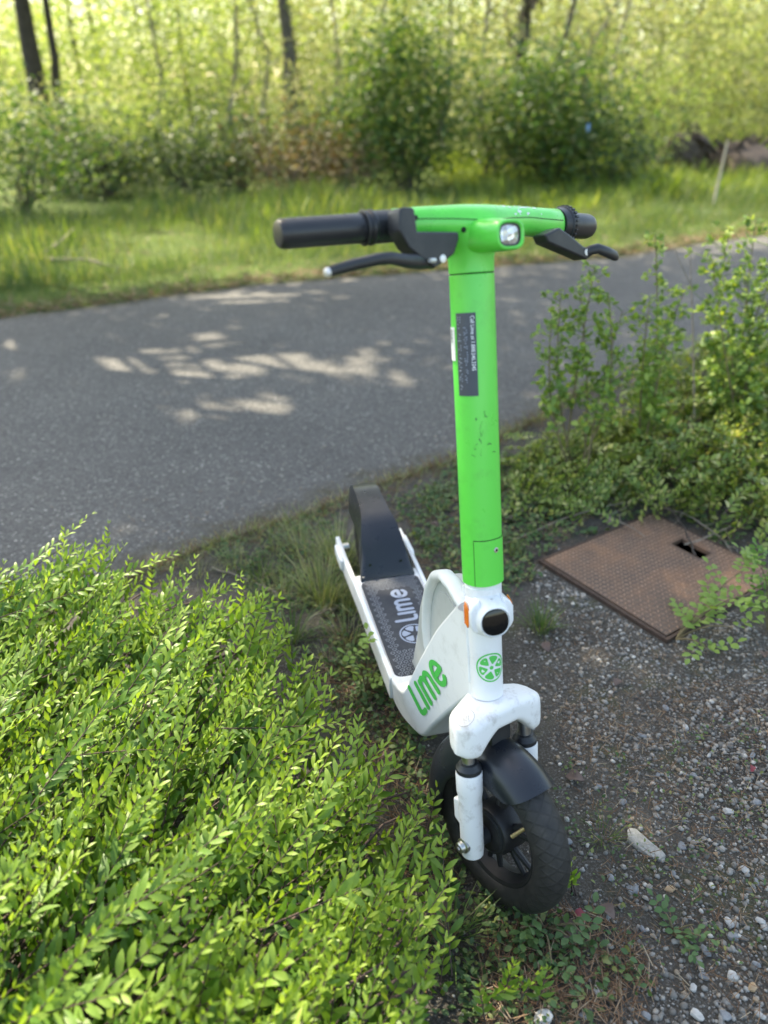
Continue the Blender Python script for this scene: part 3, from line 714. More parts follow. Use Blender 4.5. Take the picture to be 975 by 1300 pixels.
for s in (-1, 1):
    o = ST(0, OFF, s * LW)
    part(MB().lathe(o, SU, [(.0105, .110), (.0105, .190)], 24), 'stanchion', 'steel')
    leg = part(MB().lathe(o, SU, [(1e-5, -.030), (.012, -.029), (.0178, -.024), (.0190, -.014), (.0190, .055), (.0192, .085), (.0212, .098), (.0215, .130), (.0205, .1325), (.012, .133)], 28), 'fork_leg', 'white_dirty')
    part(MB().lathe(o, SU, [(.0195, .1328), (.0205, .1340), (.0205, .1400), (.0180, .1430), (.0150, .1480), (.0110, .1490)], 26), 'dust_seal', 'black', leg)
    part(MB().lathe(ST(0, OFF, s * (LW + .014)), SL * s, [(.0125, 0), (.0125, .006), (.0095, .0075), (.0090, .0135), (.0075, .015), (.0035, .015), (.0035, .0125), (1e-5, .0125)], 20), 'axle_bolt', 'steel', leg)
    part(MB().prism([ST(.072, OFF - .014, s * (LW - .004)), ST(.068, OFF - .034, s * (LW - .004)), ST(.030, OFF - .034, s * (LW - .004)), ST(.018, OFF - .012, s * (LW - .004))], SL * s * .012), 'leg_tab', 'white_dirty', leg, bevel=.003)
    part(MB().lathe(ST(0, OFF, s * .034), SL * s, [(.016, 0), (.016, .014), (.012, .016), (.012, .02)], 20), 'axle_spacer', 'black', leg)

# ---- wheels
def wheel(name, cen, ax, fwd, Rw, rt, valve=None):
    upv = np.cross(fwd, ax); N, K = 96, 28
    V = []; F = []; tread = []; uvs = []
    for i in range(N):
        a = 2 * math.pi * i / N; d = fwd * math.cos(a) + upv * math.sin(a)
        for j in range(K):
            b = 2 * math.pi * j / K; cb, sb = math.cos(b), math.sin(b)
            rr_ = (Rw - rt) + rt * cb * (1.0 if cb > 0 else .80); V.append(cen + d * rr_ + ax * rt * .98 * sb)
            tread.append(min(1, max(0, (cb + .02) * 5)))
    for i in range(N):
        for j in range(K): F.append((i * K + j, ((i + 1) % N) * K + j, ((i + 1) % N) * K + (j + 1) % K, i * K + (j + 1) % K))
    me = bpy.data.meshes.new('tyre'); me.from_pydata([tuple(p) for p in V], [], F)
    ul = me.uv_layers.new(name='UVMap'); circ = 2 * math.pi * Rw
    for p in me.polygons:
        i, j = divmod(p.index, K)
        for li, (ii, jj) in zip(p.loop_indices, ((i, j), (i + 1, j), (i + 1, j + 1), (i, j + 1))):
            jx = jj if jj <= K / 2 else jj - K
            if j >= K / 2: jx = jj - K
            ul.data[li].uv = (ii / N * circ, jx / K * 2 * math.pi * rt)
    at = me.attributes.new('tread', 'FLOAT', 'POINT'); at.data.foreach_set('value', np.array(tread, np.float32))
    me.polygons.foreach_set('use_smooth', np.ones(len(F), bool))
    w = link(name, me, M['tyre'], scooter)
    Ri = Rw - rt * 1.70
    rim = MB(); rim.lathe(cen, ax, [(Ri + .010, -.020), (Ri + .003, -.022), (Ri - .002, -.019), (Ri - .004, -.012), (Ri - .010, 0), (Ri - .004, .012), (Ri - .002, .019), (Ri + .003, .022), (Ri + .010, .020)], 64)
    part(rim, 'rim', 'rim', w)
    hub = MB(); hub.lathe(cen, ax, [(1e-5, -.030), (.030, -.030), (.040, -.026), (.044, -.018), (.044, .018), (.040, .026), (.030, .030), (1e-5, .030)], 48); part(hub, 'hub', 'rim', w)
    part(MB().lathe(cen, ax, [(.0365, -.0270), (.0365, -.0290), (.033, -.0302), (.032, -.0298)], 40), 'hub_disc', 'black', w)
    for k_ in range(6):
        a = 2 * math.pi * k_ / 6 + .35; sp = MB()
        for da in (-.16, .16):
            d0 = fwd * math.cos(a + da * .5) + upv * math.sin(a + da * .5); d1 = fwd * math.cos(a + da) + upv * math.sin(a + da)
            sp.tube([cen + d0 * .040 - ax * .002, cen + d1 * (Ri - .005)], [.0065, .0045], 8)
        part(sp, 'spoke', 'rim', w)
    if valve:
        p0, p1 = valve; d = (p1 - p0) / np.linalg.norm(p1 - p0)
        part(MB().tube([p0, p0 + d * .009, p0 + d * .0095, p1], [.0036, .0036, .0030, .0034], 12), 'valve_stem', 'brass', w)
    return w
wheel('front_wheel', ST(0, OFF, 0), SL, SF, WR, TR, valve=(ST(.022, .0745, -.024), ST(.050, .0985, -.008)))
RWC = np.array([-.985, 0, .120]); wheel('rear_wheel', RWC, np.array([0, 1., 0]), np.array([1., 0, 0]), .120, .027)

# ---- front mudguard
mb = MB(); rings = []; axc = ST(0, OFF, 0); FA0, FA1 = R(50), R(192)
for b in np.linspace(-1, 1, 25):
    th = b * R(100); out = []; inn = []
    a_start = FA0 + R(9) * abs(b) ** 3.0            # the lip is rounded back at its corners
    for a in np.linspace(a_start, FA1, 34):
        e = min(1.0, (a - a_start) / R(30)); d = SF * math.cos(a) + SU * math.sin(a)
        r0 = .1615 + .0045 * e - .003 * (1 - e) ** 2; dep = .046 + .016 * e; hw = .0455
        rr_ = r0 - dep * (1 - math.cos(th)) / (1 - math.cos(R(100))); x = hw * math.sin(th) * (1.0 if abs(b) < .9 else .99)
        out.append(axc + d * rr_ + SL * x); inn.append(axc + d * (rr_ - .003) + SL * x * .94)
    rings.append(out + inn[::-1])
mb.loft(rings); part(mb, 'front_fender', 'fender', angle=60)
mb = MB(); mb.box(ST(.178, OFF - .006, 0), SF * .016, SU * .014, SL * .020); part(mb, 'fender_mount', 'black')

# ---- frame: neck that widens from the head tube down to the deck
NK = [((-.108, .0265, .557), (-.074, .026, .372)), ((-.160, .036, .483), (-.118, .032, .315)), ((-.210, .0470, .410), (-.165, .038, .250)), ((-.276, .0635, .281), (-.222, .046, .166)), ((-.302, .0825, .190), (-.252, .0560, .108)), ((-.388, .084, .1490), (-.345, .076, .086)), ((-.46, .0855, .1470), (-.46, .083, .084))]
NKA = np.array([[*a, *b] for a, b in NK]); sq = np.linspace(0, len(NK) - 1, 37)
NKI = np.stack([np.interp(sq, np.arange(len(NK)), NKA[:, k]) for k in range(6)], 1)
for _ in range(3): NKI[1:-1] = (NKI[:-2] + 2 * NKI[1:-1] + NKI[2:]) / 4
mb = MB(); rings = []
for q in NKI:
    t_, b_ = q[:3], q[3:]; rt = np.array([t_[0], -t_[1], t_[2]]); rb = np.array([b_[0], -b_[1], b_[2]]); ringp = []
    for A_, B_, K_ in ((rt, t_, 4), (t_, b_, 8), (b_, rb, 4), (rb, rt, 8)):
        ringp += [A_ + (B_ - A_) * k / K_ for k in range(K_)]
    rings.append(ringp)
mb.loft(rings)
neck = part(mb, 'frame_neck', 'white', bevel=.007, seg=4)
# weld bead where the neck meets the head tube
part(MB().tube([HD(.425, -.012, -.0262), HD(.36, -.006, -.0268), HD(.30, -.004, -.0266), HD(.262, -.006, -.026)], .0032, 8), 'weld_bead', 'white')
bv = bvh_of(neck)
def on_neck_px(x, y): p, n_ = pick(bv, x, y); return p
qb0, qb1, qt0, qt1 = (537, 907), (569, 861), (520, 873), (547.5, 829)
st, wid = word_lime()
def neck_fn(a, b, z):
    s_, t_ = a / wid, b / 1.5; t_ = t_ * (1.0)
    px = [(1 - s_) * ((1 - t_) * qb0[i] + t_ * qt0[i]) + s_ * ((1 - t_) * qb1[i] + t_ * qt1[i]) for i in (0, 1)]
    p, n_ = pick(bv, *px)
    if p is None: return np.array([-.25, -.06, .25])
    n_ = n_ / np.linalg.norm(n_)
    if n_ @ (cam_b - p) < 0: n_ = -n_
    return p + n_ * (.0012 + z)
def dense(s, k=3):
    o = []
    for a, b in zip(s[:-1], s[1:]):
        for q in range(k): o.append((a[0] + (b[0] - a[0]) * q / k, a[1] + (b[1] - a[1]) * q / k))
    return o + [s[-1]]
part(print_strokes([dense(s) for s in [[(x, y * (1.0 if i == 0 else 1.18)) for x, y in s] for i, s in enumerate(st)]], .30, neck_fn), 'lettering', 'limeprint', neck, smooth=False)

# battery housing behind the neck with its carrying loop
outer = [(-.150, .508), (-.215, .505), (-.290, .462), (-.345, .405), (-.372, .345), (-.392, .26), (-.425, .170), (-.445, .1495), (-.33, .1495), (-.20, .36)]
mb = MB(); mb.prism([(x, -.030, z) for x, z in outer], (0, .062, 0)); bat = part(mb, 'battery_housing', 'grey_plastic', bevel=.012, seg=4)
lp = [(-.105, .528), (-.160, .529), (-.210, .518), (-.252, .490), (-.283, .446), (-.300, .395), (-.303, .345), (-.296, .305), (-.286, .285)]
mb = MB(); mb.tube([(x, -.030, z) for x, z in lp], [.013, .014, .0145, .015, .015, .0145, .014, .012, .008], 14, flat=.7, ref=(0, 1, 0)); part(mb, 'carry_loop', 'handle_grey', bat)
mb = MB(); mb.prism([(-.150, -.0315, .492), (-.200, -.0315, .488), (-.236, -.0315, .468), (-.258, -.0315, .430), (-.268, -.0315, .375), (-.262, -.0315, .330), (-.20, -.0315, .42)], (0, .004, 0)); part(mb, 'loop_recess', 'grey_plastic', bat)

# ---- deck
DZ = .1490
mb = MB(); mb.loft([[(x, -w, DZ - .003), (x, w, DZ - .003), (x, w * .96, .086), (x, -w * .96, .086)] for x, w in ((-.44, .084), (-.60, .0845), (-.80, .085))]); deck = part(mb, 'deck', 'white', bevel=.006, seg=3)
for s in (-1, 1):
    mb = MB(); prof_x = [(-.395, .082), (-.5, .083), (-.7, .0845), (-.86, .088), (-.94, .089), (-1.0, .0885)]
    rings = [[(x, s * (w + .0045), DZ + .001), (x, s * (w + .0055), DZ - .006), (x, s * (w + .0045), .094), (x, s * (w - .006), .092), (x, s * (w - .0065), DZ + .001)] for x, w in prof_x]
    mb.loft(rings); part(mb, 'side_rail', 'white', deck, bevel=.002)
    part(MB().lathe((-.985, s * .060, .120), (0, s, 0), [(.012, 0), (.012, .024), (.010, .038), (1e-5, .038)], 18), 'rear_axle_nut', 'steel', deck)
    part(MB().box((-.93, s * .097, .125), (.045, 0, 0), (0, .005, 0), (0, 0, .016)), 'dropout_cover', 'white', deck, bevel=.004)
# mat with rounded corners
def rrect(x0, x1, w, r, n=6):
    P = []
    for cx, cy, a0 in ((x1 - r, w - r, 0), (x0 + r, w - r, 90), (x0 + r, -w + r, 180), (x1 - r, -w + r, 270)):
        P += [(cx + r * math.cos(R(a)), cy + r * math.sin(R(a))) for a in np.linspace(a0, a0 + 90, n)]
    return P
mb = MB(); mb.prism([(x, y, DZ - .003) for x, y in rrect(-.7600, -.392, .0735, .018)], (0, 0, .0055)); matp = part(mb, 'deck_mat', 'mat', deck, bevel=.0012)
mb = MB(); MZ = DZ + .0029
def line(p, q, w):
    p = np.array(p); q = np.array(q); t = (q - p) / np.linalg.norm(q - p); nn = np.array([-t[1], t[0]]) * w / 2
    mb.add([(*(p + nn), MZ), (*(p - nn), MZ), (*(q - nn), MZ), (*(q + nn), MZ)], [(0, 1, 2, 3)])
hx = .0135
for i in range(-30, 30):
    for j in range(-8, 9):
        cx = -.576 + i * hx * .866; cy = (j + .5 * (i % 2)) * hx
        if not (-.752 < cx < -.400 and abs(cy) < .064): continue
        if -.705 < cx < -.472 and -.046 < cy < .046: continue
        for a in (0, 120, 240): line((cx + .0022 * math.cos(R(a)), cy + .0022 * math.sin(R(a))), (cx + .0062 * math.cos(R(a)), cy + .0062 * math.sin(R(a))), .0017)
        for a in (60, 180, 300): line((cx + .0048 * math.cos(R(a - 28)), cy + .0048 * math.sin(R(a - 28))), (cx + .0048 * math.cos(R(a + 28)), cy + .0048 * math.sin(R(a + 28))), .0015)
o = part(mb, 'grip_pattern', 'matline', matp.parent, smooth=False); tag(o, kind='stuff')
def on_mat(a, b, z): return np.array([-.578 - a * .0325, .024 - b * .0325, MZ + .0004 + z])
part(print_strokes(st, .285, on_mat), 'lettering', 'matlogo', matp.parent, smooth=False)
rg, wd_, hb = slice_shapes(.035)
def on_mat2(a, b, z): return np.array([-.525 + a, .004 + b, MZ + .0003 + z])
part(print_polys(rg, on_mat2), 'slice_emblem', 'matlogo', matp.parent, smooth=False); part(print_polys(wd_, on_mat2, .0001), 'slice_wedges', 'matlogo', matp.parent, smooth=False)

# ---- rear mudguard
prof_f = [(-.766, .1535, .0700, .006), (-.775, .1660, .0695, .016), (-.792, .1890, .0660, .038), (-.815, .2140, .0630, .060), (-.840, .2370, .0580, .080), (-.862, .2530, .0520, .095), (-.882, .2640, .0465, .105), (-.905, .2700, .0425, .110), (-.950, .2780, .0395, .115), (-1.000, .2840, .0380, .118), (-1.035, .2820, .0370, .112), (-1.070, .2670, .0360, .100), (-1.100, .2400, .0350, .075)]
mb = MB(); rings = []
for x, z, w, dep in prof_f:
    top = []; low = []
    K = 18
    for b in np.linspace(-1, 1, K):
        if abs(b) < .62: y = w * b / .62 * .86; zz = z
        else:
            q = (abs(b) - .62) / .38; y = math.copysign(w * (.86 + .14 * min(1, q * 2.2)), b); zz = z - dep * max(0, q - .12) / .88
            if q < .45: zz -= .004 * q
        top.append((x, y, max(.098, zz))); low.append((x + .001, y * .94, max(.098, zz) - .003))
    rings.append(top + low[::-1])
mb.loft(rings); rf = part(mb, 'rear_fender', 'fender', angle=50)
for s in (-1, 1):
    part(MB().box((-.7840, s * .040 - .002, .1800), (.0050, 0, .0070), (0, .0032, 0), (0, 0, .002)), 'slot', 'dark', rf, bevel=.001)
part(MB().lathe((-.772, -.062, .1555), (0, 0, 1), [(1e-5, 0), (.004, 0), (.004, .003), (1e-5, .0035)], 12), 'screw', 'steel', rf)
# kickstand on the far side
part(MB().tube([(-.60, .070, .09), (-.585, .120, .035), (-.580, .140, .004)], [.009, .008, .009], 12), 'kickstand', 'black')
# ================================================================== VEGETATION TOOLS
def leaf_hi(w, fold=.16, droop=.12):
    V = np.array([(0, 0, 0), (.38, 0, -.0), (.74, 0, -.03 * 0), (1, 0, -droop), (.30, w * .80, fold * w), (.58, w, fold * w * 1.3), (.84, w * .55, -droop * .3), (.30, -w * .80, fold * w), (.58, -w, fold * w * 1.3), (.84, -w * .55, -droop * .3)], float)
    T = np.array([(0, 1, 4), (1, 5, 4), (1, 2, 5), (2, 6, 5), (2, 3, 6), (0, 7, 1), (1, 7, 8), (1, 8, 2), (2, 8, 9), (2, 9, 3)])
    return V, T
def leaf_lo(w, fold=.25):
    V = np.array([(0, 0, 0), (.52, w, fold * w), (1, 0, 0), (.52, -w, fold * w)], float); return V, np.array([(0, 2, 1), (0, 3, 2)])
def blade(w=.035, bend=.35):
    V = np.array([(0, -w, 0), (0, w, 0), (.55, -w * .8, bend * .22), (.55, w * .8, bend * .22), (1, 0, bend)], float); return V, np.array([(0, 1, 3), (0, 3, 2), (2, 3, 4)])
def unit(a): return a / (np.linalg.norm(a, axis=-1, keepdims=True) + 1e-9)
def frames(d, n):
    d = unit(d); y = unit(np.cross(n, d)); z = np.cross(d, y); return np.stack([d, y, z], -1)
def scatter(tmpl, pos, fr, scl):
    V, T = tmpl; m = len(pos); scl = np.asarray(scl, float).reshape(-1, 1, 1) * np.ones((m, 1, 1))
    P = np.einsum('mij,nj->mni', fr, V) * scl + pos[:, None, :]
    Tt = T[None] + (np.arange(m) * len(V))[:, None, None]; return P.reshape(-1, 3), Tt.reshape(-1, 3)
def join(parts):
    "parts: list of (V, T, age or None, material index)"
    Vs, Ts, As, Ms = [], [], [], []; o = 0
    for V, T, a, mi in parts:
        Vs.append(V); Ts.append(T + o); As.append(np.full(len(V), .5) if a is None else a); Ms.append(np.full(len(T), mi)); o += len(V)
    return np.concatenate(Vs), np.concatenate(Ts), np.concatenate(As), np.concatenate(Ms)
def mesh_parts(name, parts, mats):
    V, T, A, Mi = join(parts); me = tri_mesh(name, V, T, None, {'age': A})
    for m in mats: me.materials.append(m)
    me.polygons.foreach_set('material_index', Mi.astype(np.int32)); return me
def tube_np(P, r, n=5):
    P = np.asarray(P, float); m = len(P); r = np.asarray(r, float) * np.ones(m)
    t = unit(np.gradient(P, axis=0)); ref = np.array([.31, .17, .93]); ref = np.where(np.abs(t @ ref)[:, None] > .95, np.array([1., 0, 0]), ref)
    x = unit(np.cross(t, ref)); y = np.cross(t, x); a = np.linspace(0, 2 * math.pi, n, endpoint=False)
    V = P[:, None] + r[:, None, None] * (x[:, None] * np.cos(a)[None, :, None] + y[:, None] * np.sin(a)[None, :, None])
    i = np.arange(m - 1)[:, None] * n + np.arange(n)[None]; j = np.arange(m - 1)[:, None] * n + (np.arange(n)[None] + 1) % n
    T = np.concatenate([np.stack([i, j, j + n], -1).reshape(-1, 3), np.stack([i, j + n, i + n], -1).reshape(-1, 3)]); return V.reshape(-1, 3), T
def rdir(r, m, zmin=-1, zmax=1):
    z = r.uniform(zmin, zmax, m); a = r.uniform(0, 2 * math.pi, m); q = np.sqrt(1 - z * z); return np.stack([q * np.cos(a), q * np.sin(a), z], 1)
def in_poly(x, y, P):
    P = np.asarray(P); c = np.zeros(len(x), bool); j = len(P) - 1
    for i in range(len(P)):
        xi, yi = P[i]; xj, yj = P[j]
        c ^= ((yi > y) != (yj > y)) & (x < (xj - xi) * (y - yi) / (yj - yi + 1e-12) + xi); j = i
    return c
def poly_sample(r, P, m):
    P = np.asarray(P, float); lo, hi = P.min(0), P.max(0); out = np.zeros((0, 2))
    while len(out) < m:
        q = r.uniform(lo, hi, (m * 2, 2)); out = np.vstack([out, q[in_poly(q[:, 0], q[:, 1], P)]])
    return out[:m]

# ================================================================== LEFT HEDGE (box honeysuckle)
def spray(r, L, ll, step, ang=44, lift=18, width=.158):
    "a leafy shoot along +X, leaves in two flat rows"
    n = int(L / step); s = np.linspace(0, 1, n + 1)
    up = r.uniform(.02, .10); side = r.uniform(-.07, .07)
    C = np.stack([s * L, side * L * s ** 2, up * L * s ** 2], 1)
    k = np.arange(2, n + 1); pos = np.repeat(C[k], 2, axis=0); t = unit(np.gradient(C, axis=0))[k]; t = np.repeat(t, 2, axis=0)
    sg = np.tile([1, -1], len(k)); yv = np.cross(np.array([0, 0, 1.]), t); yv = unit(yv); zv = np.cross(t, yv)
    a = np.radians(ang + r.normal(0, 9, len(sg))) * np.repeat(1 - .45 * s[k] ** 3, 2); li = np.radians(lift + r.normal(0, 11, len(sg)))
    d = t * np.cos(a)[:, None] + (yv * sg[:, None]) * np.sin(a)[:, None]; d = d * np.cos(li)[:, None] + zv * np.sin(li)[:, None]
    nn = zv + .25 * r.normal(0, 1, zv.shape) - .25 * yv * sg[:, None]
    sz = ll * r.uniform(.82, 1.12, len(sg)) * np.repeat(np.interp(s[k], [0, .12, .7, 1], [.75, 1, .95, .50]), 2)
    keep = r.random(len(sg)) > .04
    pos, d, nn, sz, ag = pos[keep], d[keep], nn[keep], sz[keep], np.repeat(s[k], 2)[keep]
    fr = frames(d, nn); V, T = scatter(leaf_hi(width), pos, fr, sz)
    age = np.repeat(np.clip(ag + r.normal(0, .08, len(ag)), 0, 1), 10)
    # terminal pair
    SV, ST_ = tube_np(C, np.linspace(.0016, .0006, n + 1), 4)
    return (V, T, age), (SV, ST_), (pos, fr, sz, ag)
HEDGE = [(.05, .30), (.07, .60), (.115, .80), (.090, .95), (.01, 1.07), (-.09, 1.17), (-.17, 1.31), (-.25, 1.42), (-.42, 1.47), (-.62, 1.55), (-.85, 1.48), (-1.05, 1.40), (-1.35, 1.35), (-1.45, .8), (-1.0, .1), (-.45, .0), (.0, .12)]
def hedge_h(x, y):
    dx = np.clip((.06 - x) / .42, 0, 1)
    return .15 + .17 * dx ** .7 + .05 * vnoise(x * 1.4, y * 1.4, 9) + .03 * np.clip((1.0 - y), 0, 1)
def make_hedge():
    r = np.random.default_rng(21)
    root = empty('honeysuckle_hedge', (-.45, .8, 0), label='dense bright green small-leaved evergreen shrub sprawling beside the scooter deck', cat='shrub')
    off = np.array([-.45, .8, 0])
    NV = 18; var = [spray(r, r.uniform(.16, .42), r.uniform(.026, .040), r.uniform(.0145, .0190), lift=r.uniform(8, 26), width=r.uniform(.135, .165)) for _ in range(NV)]
    vm = [mesh_parts('leafy_branch', [(*v[0], 0), (*v[1], None, 1)], [M['hedge_leaf'], M['hedge_stem']]) for v in var]
    N = 1650
    xy = poly_sample(r, HEDGE, N); dep = np.abs(r.normal(0, .055, N)) * (r.random(N) < .8) + .0
    tip = np.column_stack([xy, hedge_h(xy[:, 0], xy[:, 1]) - dep])
    d = unit(np.array([.50, .44, .58]) + r.normal(0, .22, (N, 3)))
    lg = np.arange(20, 110); tip[lg, 2] = hedge_h(xy[lg, 0], xy[lg, 1]) + r.uniform(.01, .07, 90); dep[lg] = 0
    # a few tall shoots over the path edge
    tall = [(150, 664, 1.62, .33), (98, 676, 1.60, .34), (128, 690, 1.58, .36), (205, 700, 1.52, .31), (60, 735, 1.5, .4), (10, 712, 1.45, .36), (330, 742, 1.36, .30), (270, 735, 1.42, .30)]
    for i, (px, py, Y, h) in enumerate(tall):
        tip[i] = at_depth(px, py, Y); d[i] = unit(np.array([.30, .15, .95]) + r.normal(0, .08, 3))
    vi = r.integers(0, NV, N); Lv = np.array([v[1][0][:, 0].max() for v in var]); vi[lg] = r.choice(np.argsort(Lv)[-6:], len(lg))
    up = np.array([-.20, -.75, .8]) + r.normal(0, .42, (N, 3)); fr = frames(d, up)
    Ls = np.array([v[1][0][:, 0].max() for v in var])
    base = tip - d * Ls[vi][:, None]
    dist = np.linalg.norm(tip - CAM, axis=1)
    # visible ones: those at the surface, largest in view
    rel = tip - CAM; zc = rel @ FW; px = W0 / 2 + FPX * (rel @ RT) / zc; py = H0 / 2 - FPX * (rel @ UP) / zc
    score = dist + 6 * dep + 5 * ((px < -20) | (px > 640) | (py > 1330) | (py < 600) | (zc < .35)); score[:len(tall)] = 0
    order = np.argsort(score); own = order[:300]; rest = order[300:]
    own_leaf = [i for i in own[40:] if 20 < px[i] < 540 and 820 < py[i] < 1230 and dep[i] < .02][:9]
    lm = []
    for a in (.35, .5, .65, .75, .85, .95):
        V, T = leaf_hi(.155 + .02 * a); lm.append(tri_mesh('leaf', V, T, M['hedge_leaf'], {'age': np.full(len(V), a)}))
    stem_m = {}
    for i in own:
        mt = Matrix.Identity(4)
        for a in range(3):
            for b in range(3): mt[a][b] = fr[i][a][b]
            mt[a][3] = base[i][a] - off[a]
        if i in own_leaf:
            v = var[vi[i]]
            if vi[i] not in stem_m: stem_m[vi[i]] = mesh_parts('twig', [(*v[1], None, 0)], [M['hedge_stem']])
            o = link('leafy_branch', stem_m[vi[i]], None, root); o.matrix_local = mt
            pos, lf, sz, ag = v[2]
            for k in range(len(pos)):
                lo = link('leaf', lm[min(5, int(ag[k] * 5.99))], None, o); ml = Matrix.Identity(4)
                for a in range(3):
                    for b in range(3): ml[a][b] = lf[k][a][b] * sz[k]
                    ml[a][3] = pos[k][a]
                lo.matrix_local = ml
        else:
            o = link('leafy_branch', vm[vi[i]], None, root); o.matrix_local = mt
    parts = []
    for k in range(NV):
        s = rest[vi[rest] == k]
        if not len(s): continue
        (V, T, a), (SV, ST_), _ = var[k]
        for (vv, tt, aa, mi) in ((V, T, a, 0), (SV, ST_, np.full(len(SV), .5), 1)):
            P, TT = scatter((vv, tt), base[s] - off, fr[s], np.ones(len(s))); parts.append((P, TT, np.tile(aa, len(s)), mi))
    o = link('foliage', mesh_parts('foliage', parts, [M['hedge_leaf'], M['hedge_stem']]), None, root); tag(o, kind='stuff')
    # cream buds under the shoots, old wood below
    idx = r.choice(N, 260); q = base[idx] + d[idx] * (Ls[vi[idx]] * r.uniform(.3, .75, 260))[:, None]
    q = np.repeat(q, 3, axis=0) + r.normal(0, .006, (780, 3)); fr2 = frames(rdir(r, 780), rdir(r, 780))
    V, T = scatter(leaf_lo(.35), q - off, fr2, r.uniform(.006, .011, 780)); o = link('buds', mesh_parts('buds', [(V, T, None, 0)], [M['flower']]), None, root); tag(o, kind='stuff')
    parts = []
    for _ in range(110):
        p = poly_sample(r, HEDGE, 1)[0]; a = np.array([p[0] - .25, p[1] - .2, .0]); b = np.array([p[0], p[1], .6 * hedge_h(p[0], p[1])])
        s = np.linspace(0, 1, 6)[:, None]; C = a + (b - a) * s; C[:, 2] += .05 * np.sin(s[:, 0] * math.pi); C += r.normal(0, .006, C.shape)
        V, T = tube_np(C - off, np.linspace(.0045, .002, 6), 5); parts.append((V, T, None, 0))
    o = link('old_wood', mesh_parts('old_wood', parts, [M['hedge_stem']]), None, root); tag(o, kind='stuff')
make_hedge()

# ================================================================== GENERIC PLANTS
def mound_shrub(name, label, poly, hfun, N, leaf, Lr, mat, dmean, seed, own=40, group=None, cat='shrub', lean=.42, ang=50):
    r = np.random.default_rng(seed); c = np.mean(poly, 0); off = np.array([c[0], c[1], 0.]); root = empty(name, off, label=label, cat=cat, group=group)
    NV = 7; var = [spray(r, r.uniform(*Lr), leaf * r.uniform(.85, 1.15), leaf * .62, ang=ang, lift=22, width=.22) for _ in range(NV)]
    vm = [mesh_parts('leafy_twig', [(*v[0], 0), (*v[1], None, 1)], [mat, M['hedge_stem']]) for v in var]
    xy = poly_sample(r, poly, N); dep = np.abs(r.normal(0, .06, N)); tip = np.column_stack([xy, np.maximum(.03, hfun(xy[:, 0], xy[:, 1]) - dep)])
    d = unit(np.array(dmean) + r.normal(0, lean, (N, 3))); d[:, 2] = np.abs(d[:, 2]) * .9 + .05; d = unit(d)
    vi = r.integers(0, NV, N); Ls = np.array([v[1][0][:, 0].max() for v in var]); base = tip - d * Ls[vi][:, None]; fr = frames(d, np.array([0, -.3, 1.]) + r.normal(0, .45, (N, 3)))
    order = np.argsort(np.linalg.norm(tip - CAM, axis=1) + 8 * dep)
    for i in order[:own]:
        mt = Matrix.Identity(4)
        for a in range(3):
            for b in range(3): mt[a][b] = fr[i][a][b]
            mt[a][3] = base[i][a] - off[a]
        o = link('leafy_twig', vm[vi[i]], None, root); o.matrix_local = mt
    parts = []; rest = order[own:]
    for k in range(NV):
        s = rest[vi[rest] == k]
        if not len(s): continue
        (V, T, a), (SV, ST_), _ = var[k]
        for (vv, tt, aa, mi) in ((V, T, a, 0), (SV, ST_, np.full(len(SV), .5), 1)):
            P, TT = scatter((vv, tt), base[s] - off, fr[s], np.ones(len(s))); parts.append((P, TT, np.tile(aa, len(s)), mi))
    o = link('foliage', mesh_parts('foliage', parts, [mat, M['hedge_stem']]), None, root); tag(o, kind='stuff'); return root
def upright_plant(name, label, base, tops, mat, seed, leaf=.020, bare=.25, spread=.035, group=None, cat='plant', stemr=.0035, dens=.016, per=6):
    "several upright shoots with rosettes of small leaflets; tops are world points"
    r = np.random.default_rng(seed); base = np.array(base, float); root = empty(name, base, label=label, cat=cat, group=group); fol = []
    for tp in tops:
        tp = np.array(tp, float); b = base + np.array([r.normal(0, .03), r.normal(0, .03), 0]); L = np.linalg.norm(tp - b); s = np.linspace(0, 1, 10)[:, None]
        bow = r.normal(0, .06 * L, 3) * np.array([1, 1, .2]); C = b + (tp - b) * s + bow * np.sin(s * math.pi) - base
        V, T = tube_np(C, np.linspace(stemr, stemr * .3, 10), 6); me = mesh_parts('stem', [(V, T, None, 0)], [M['stemgreen']]); link('stem', me, None, root)
        m = int(L * (1 - bare) / dens)
        for q in np.linspace(bare, 1, m):
            p = np.array([np.interp(q, s[:, 0], C[:, i]) for i in range(3)])
            a = r.uniform(0, 6.28); rad = spread * (1.3 - .6 * q) * r.uniform(.2, 1.9); side = np.array([math.cos(a), math.sin(a), r.uniform(.1, .8)]); cc = p + side * rad
            k = per; dd = unit(side[None] * .7 + rdir(r, k) * .9); pos = cc + r.normal(0, .006, (k, 3))
            fol.append(scatter(leaf_hi(.30), pos, frames(dd, np.array([0, 0, 1.]) + r.normal(0, .5, (k, 3))), leaf * r.uniform(.6, 1.2, k) * (1.1 - .35 * q)))
            V2, T2 = tube_np(np.array([p, cc]), [stemr * .35, stemr * .2], 4); fol.append((V2, T2))
    parts = [(V, T, None, 0) for V, T in fol]
    link('foliage', mesh_parts('foliage', parts, [mat]), None, root); return root
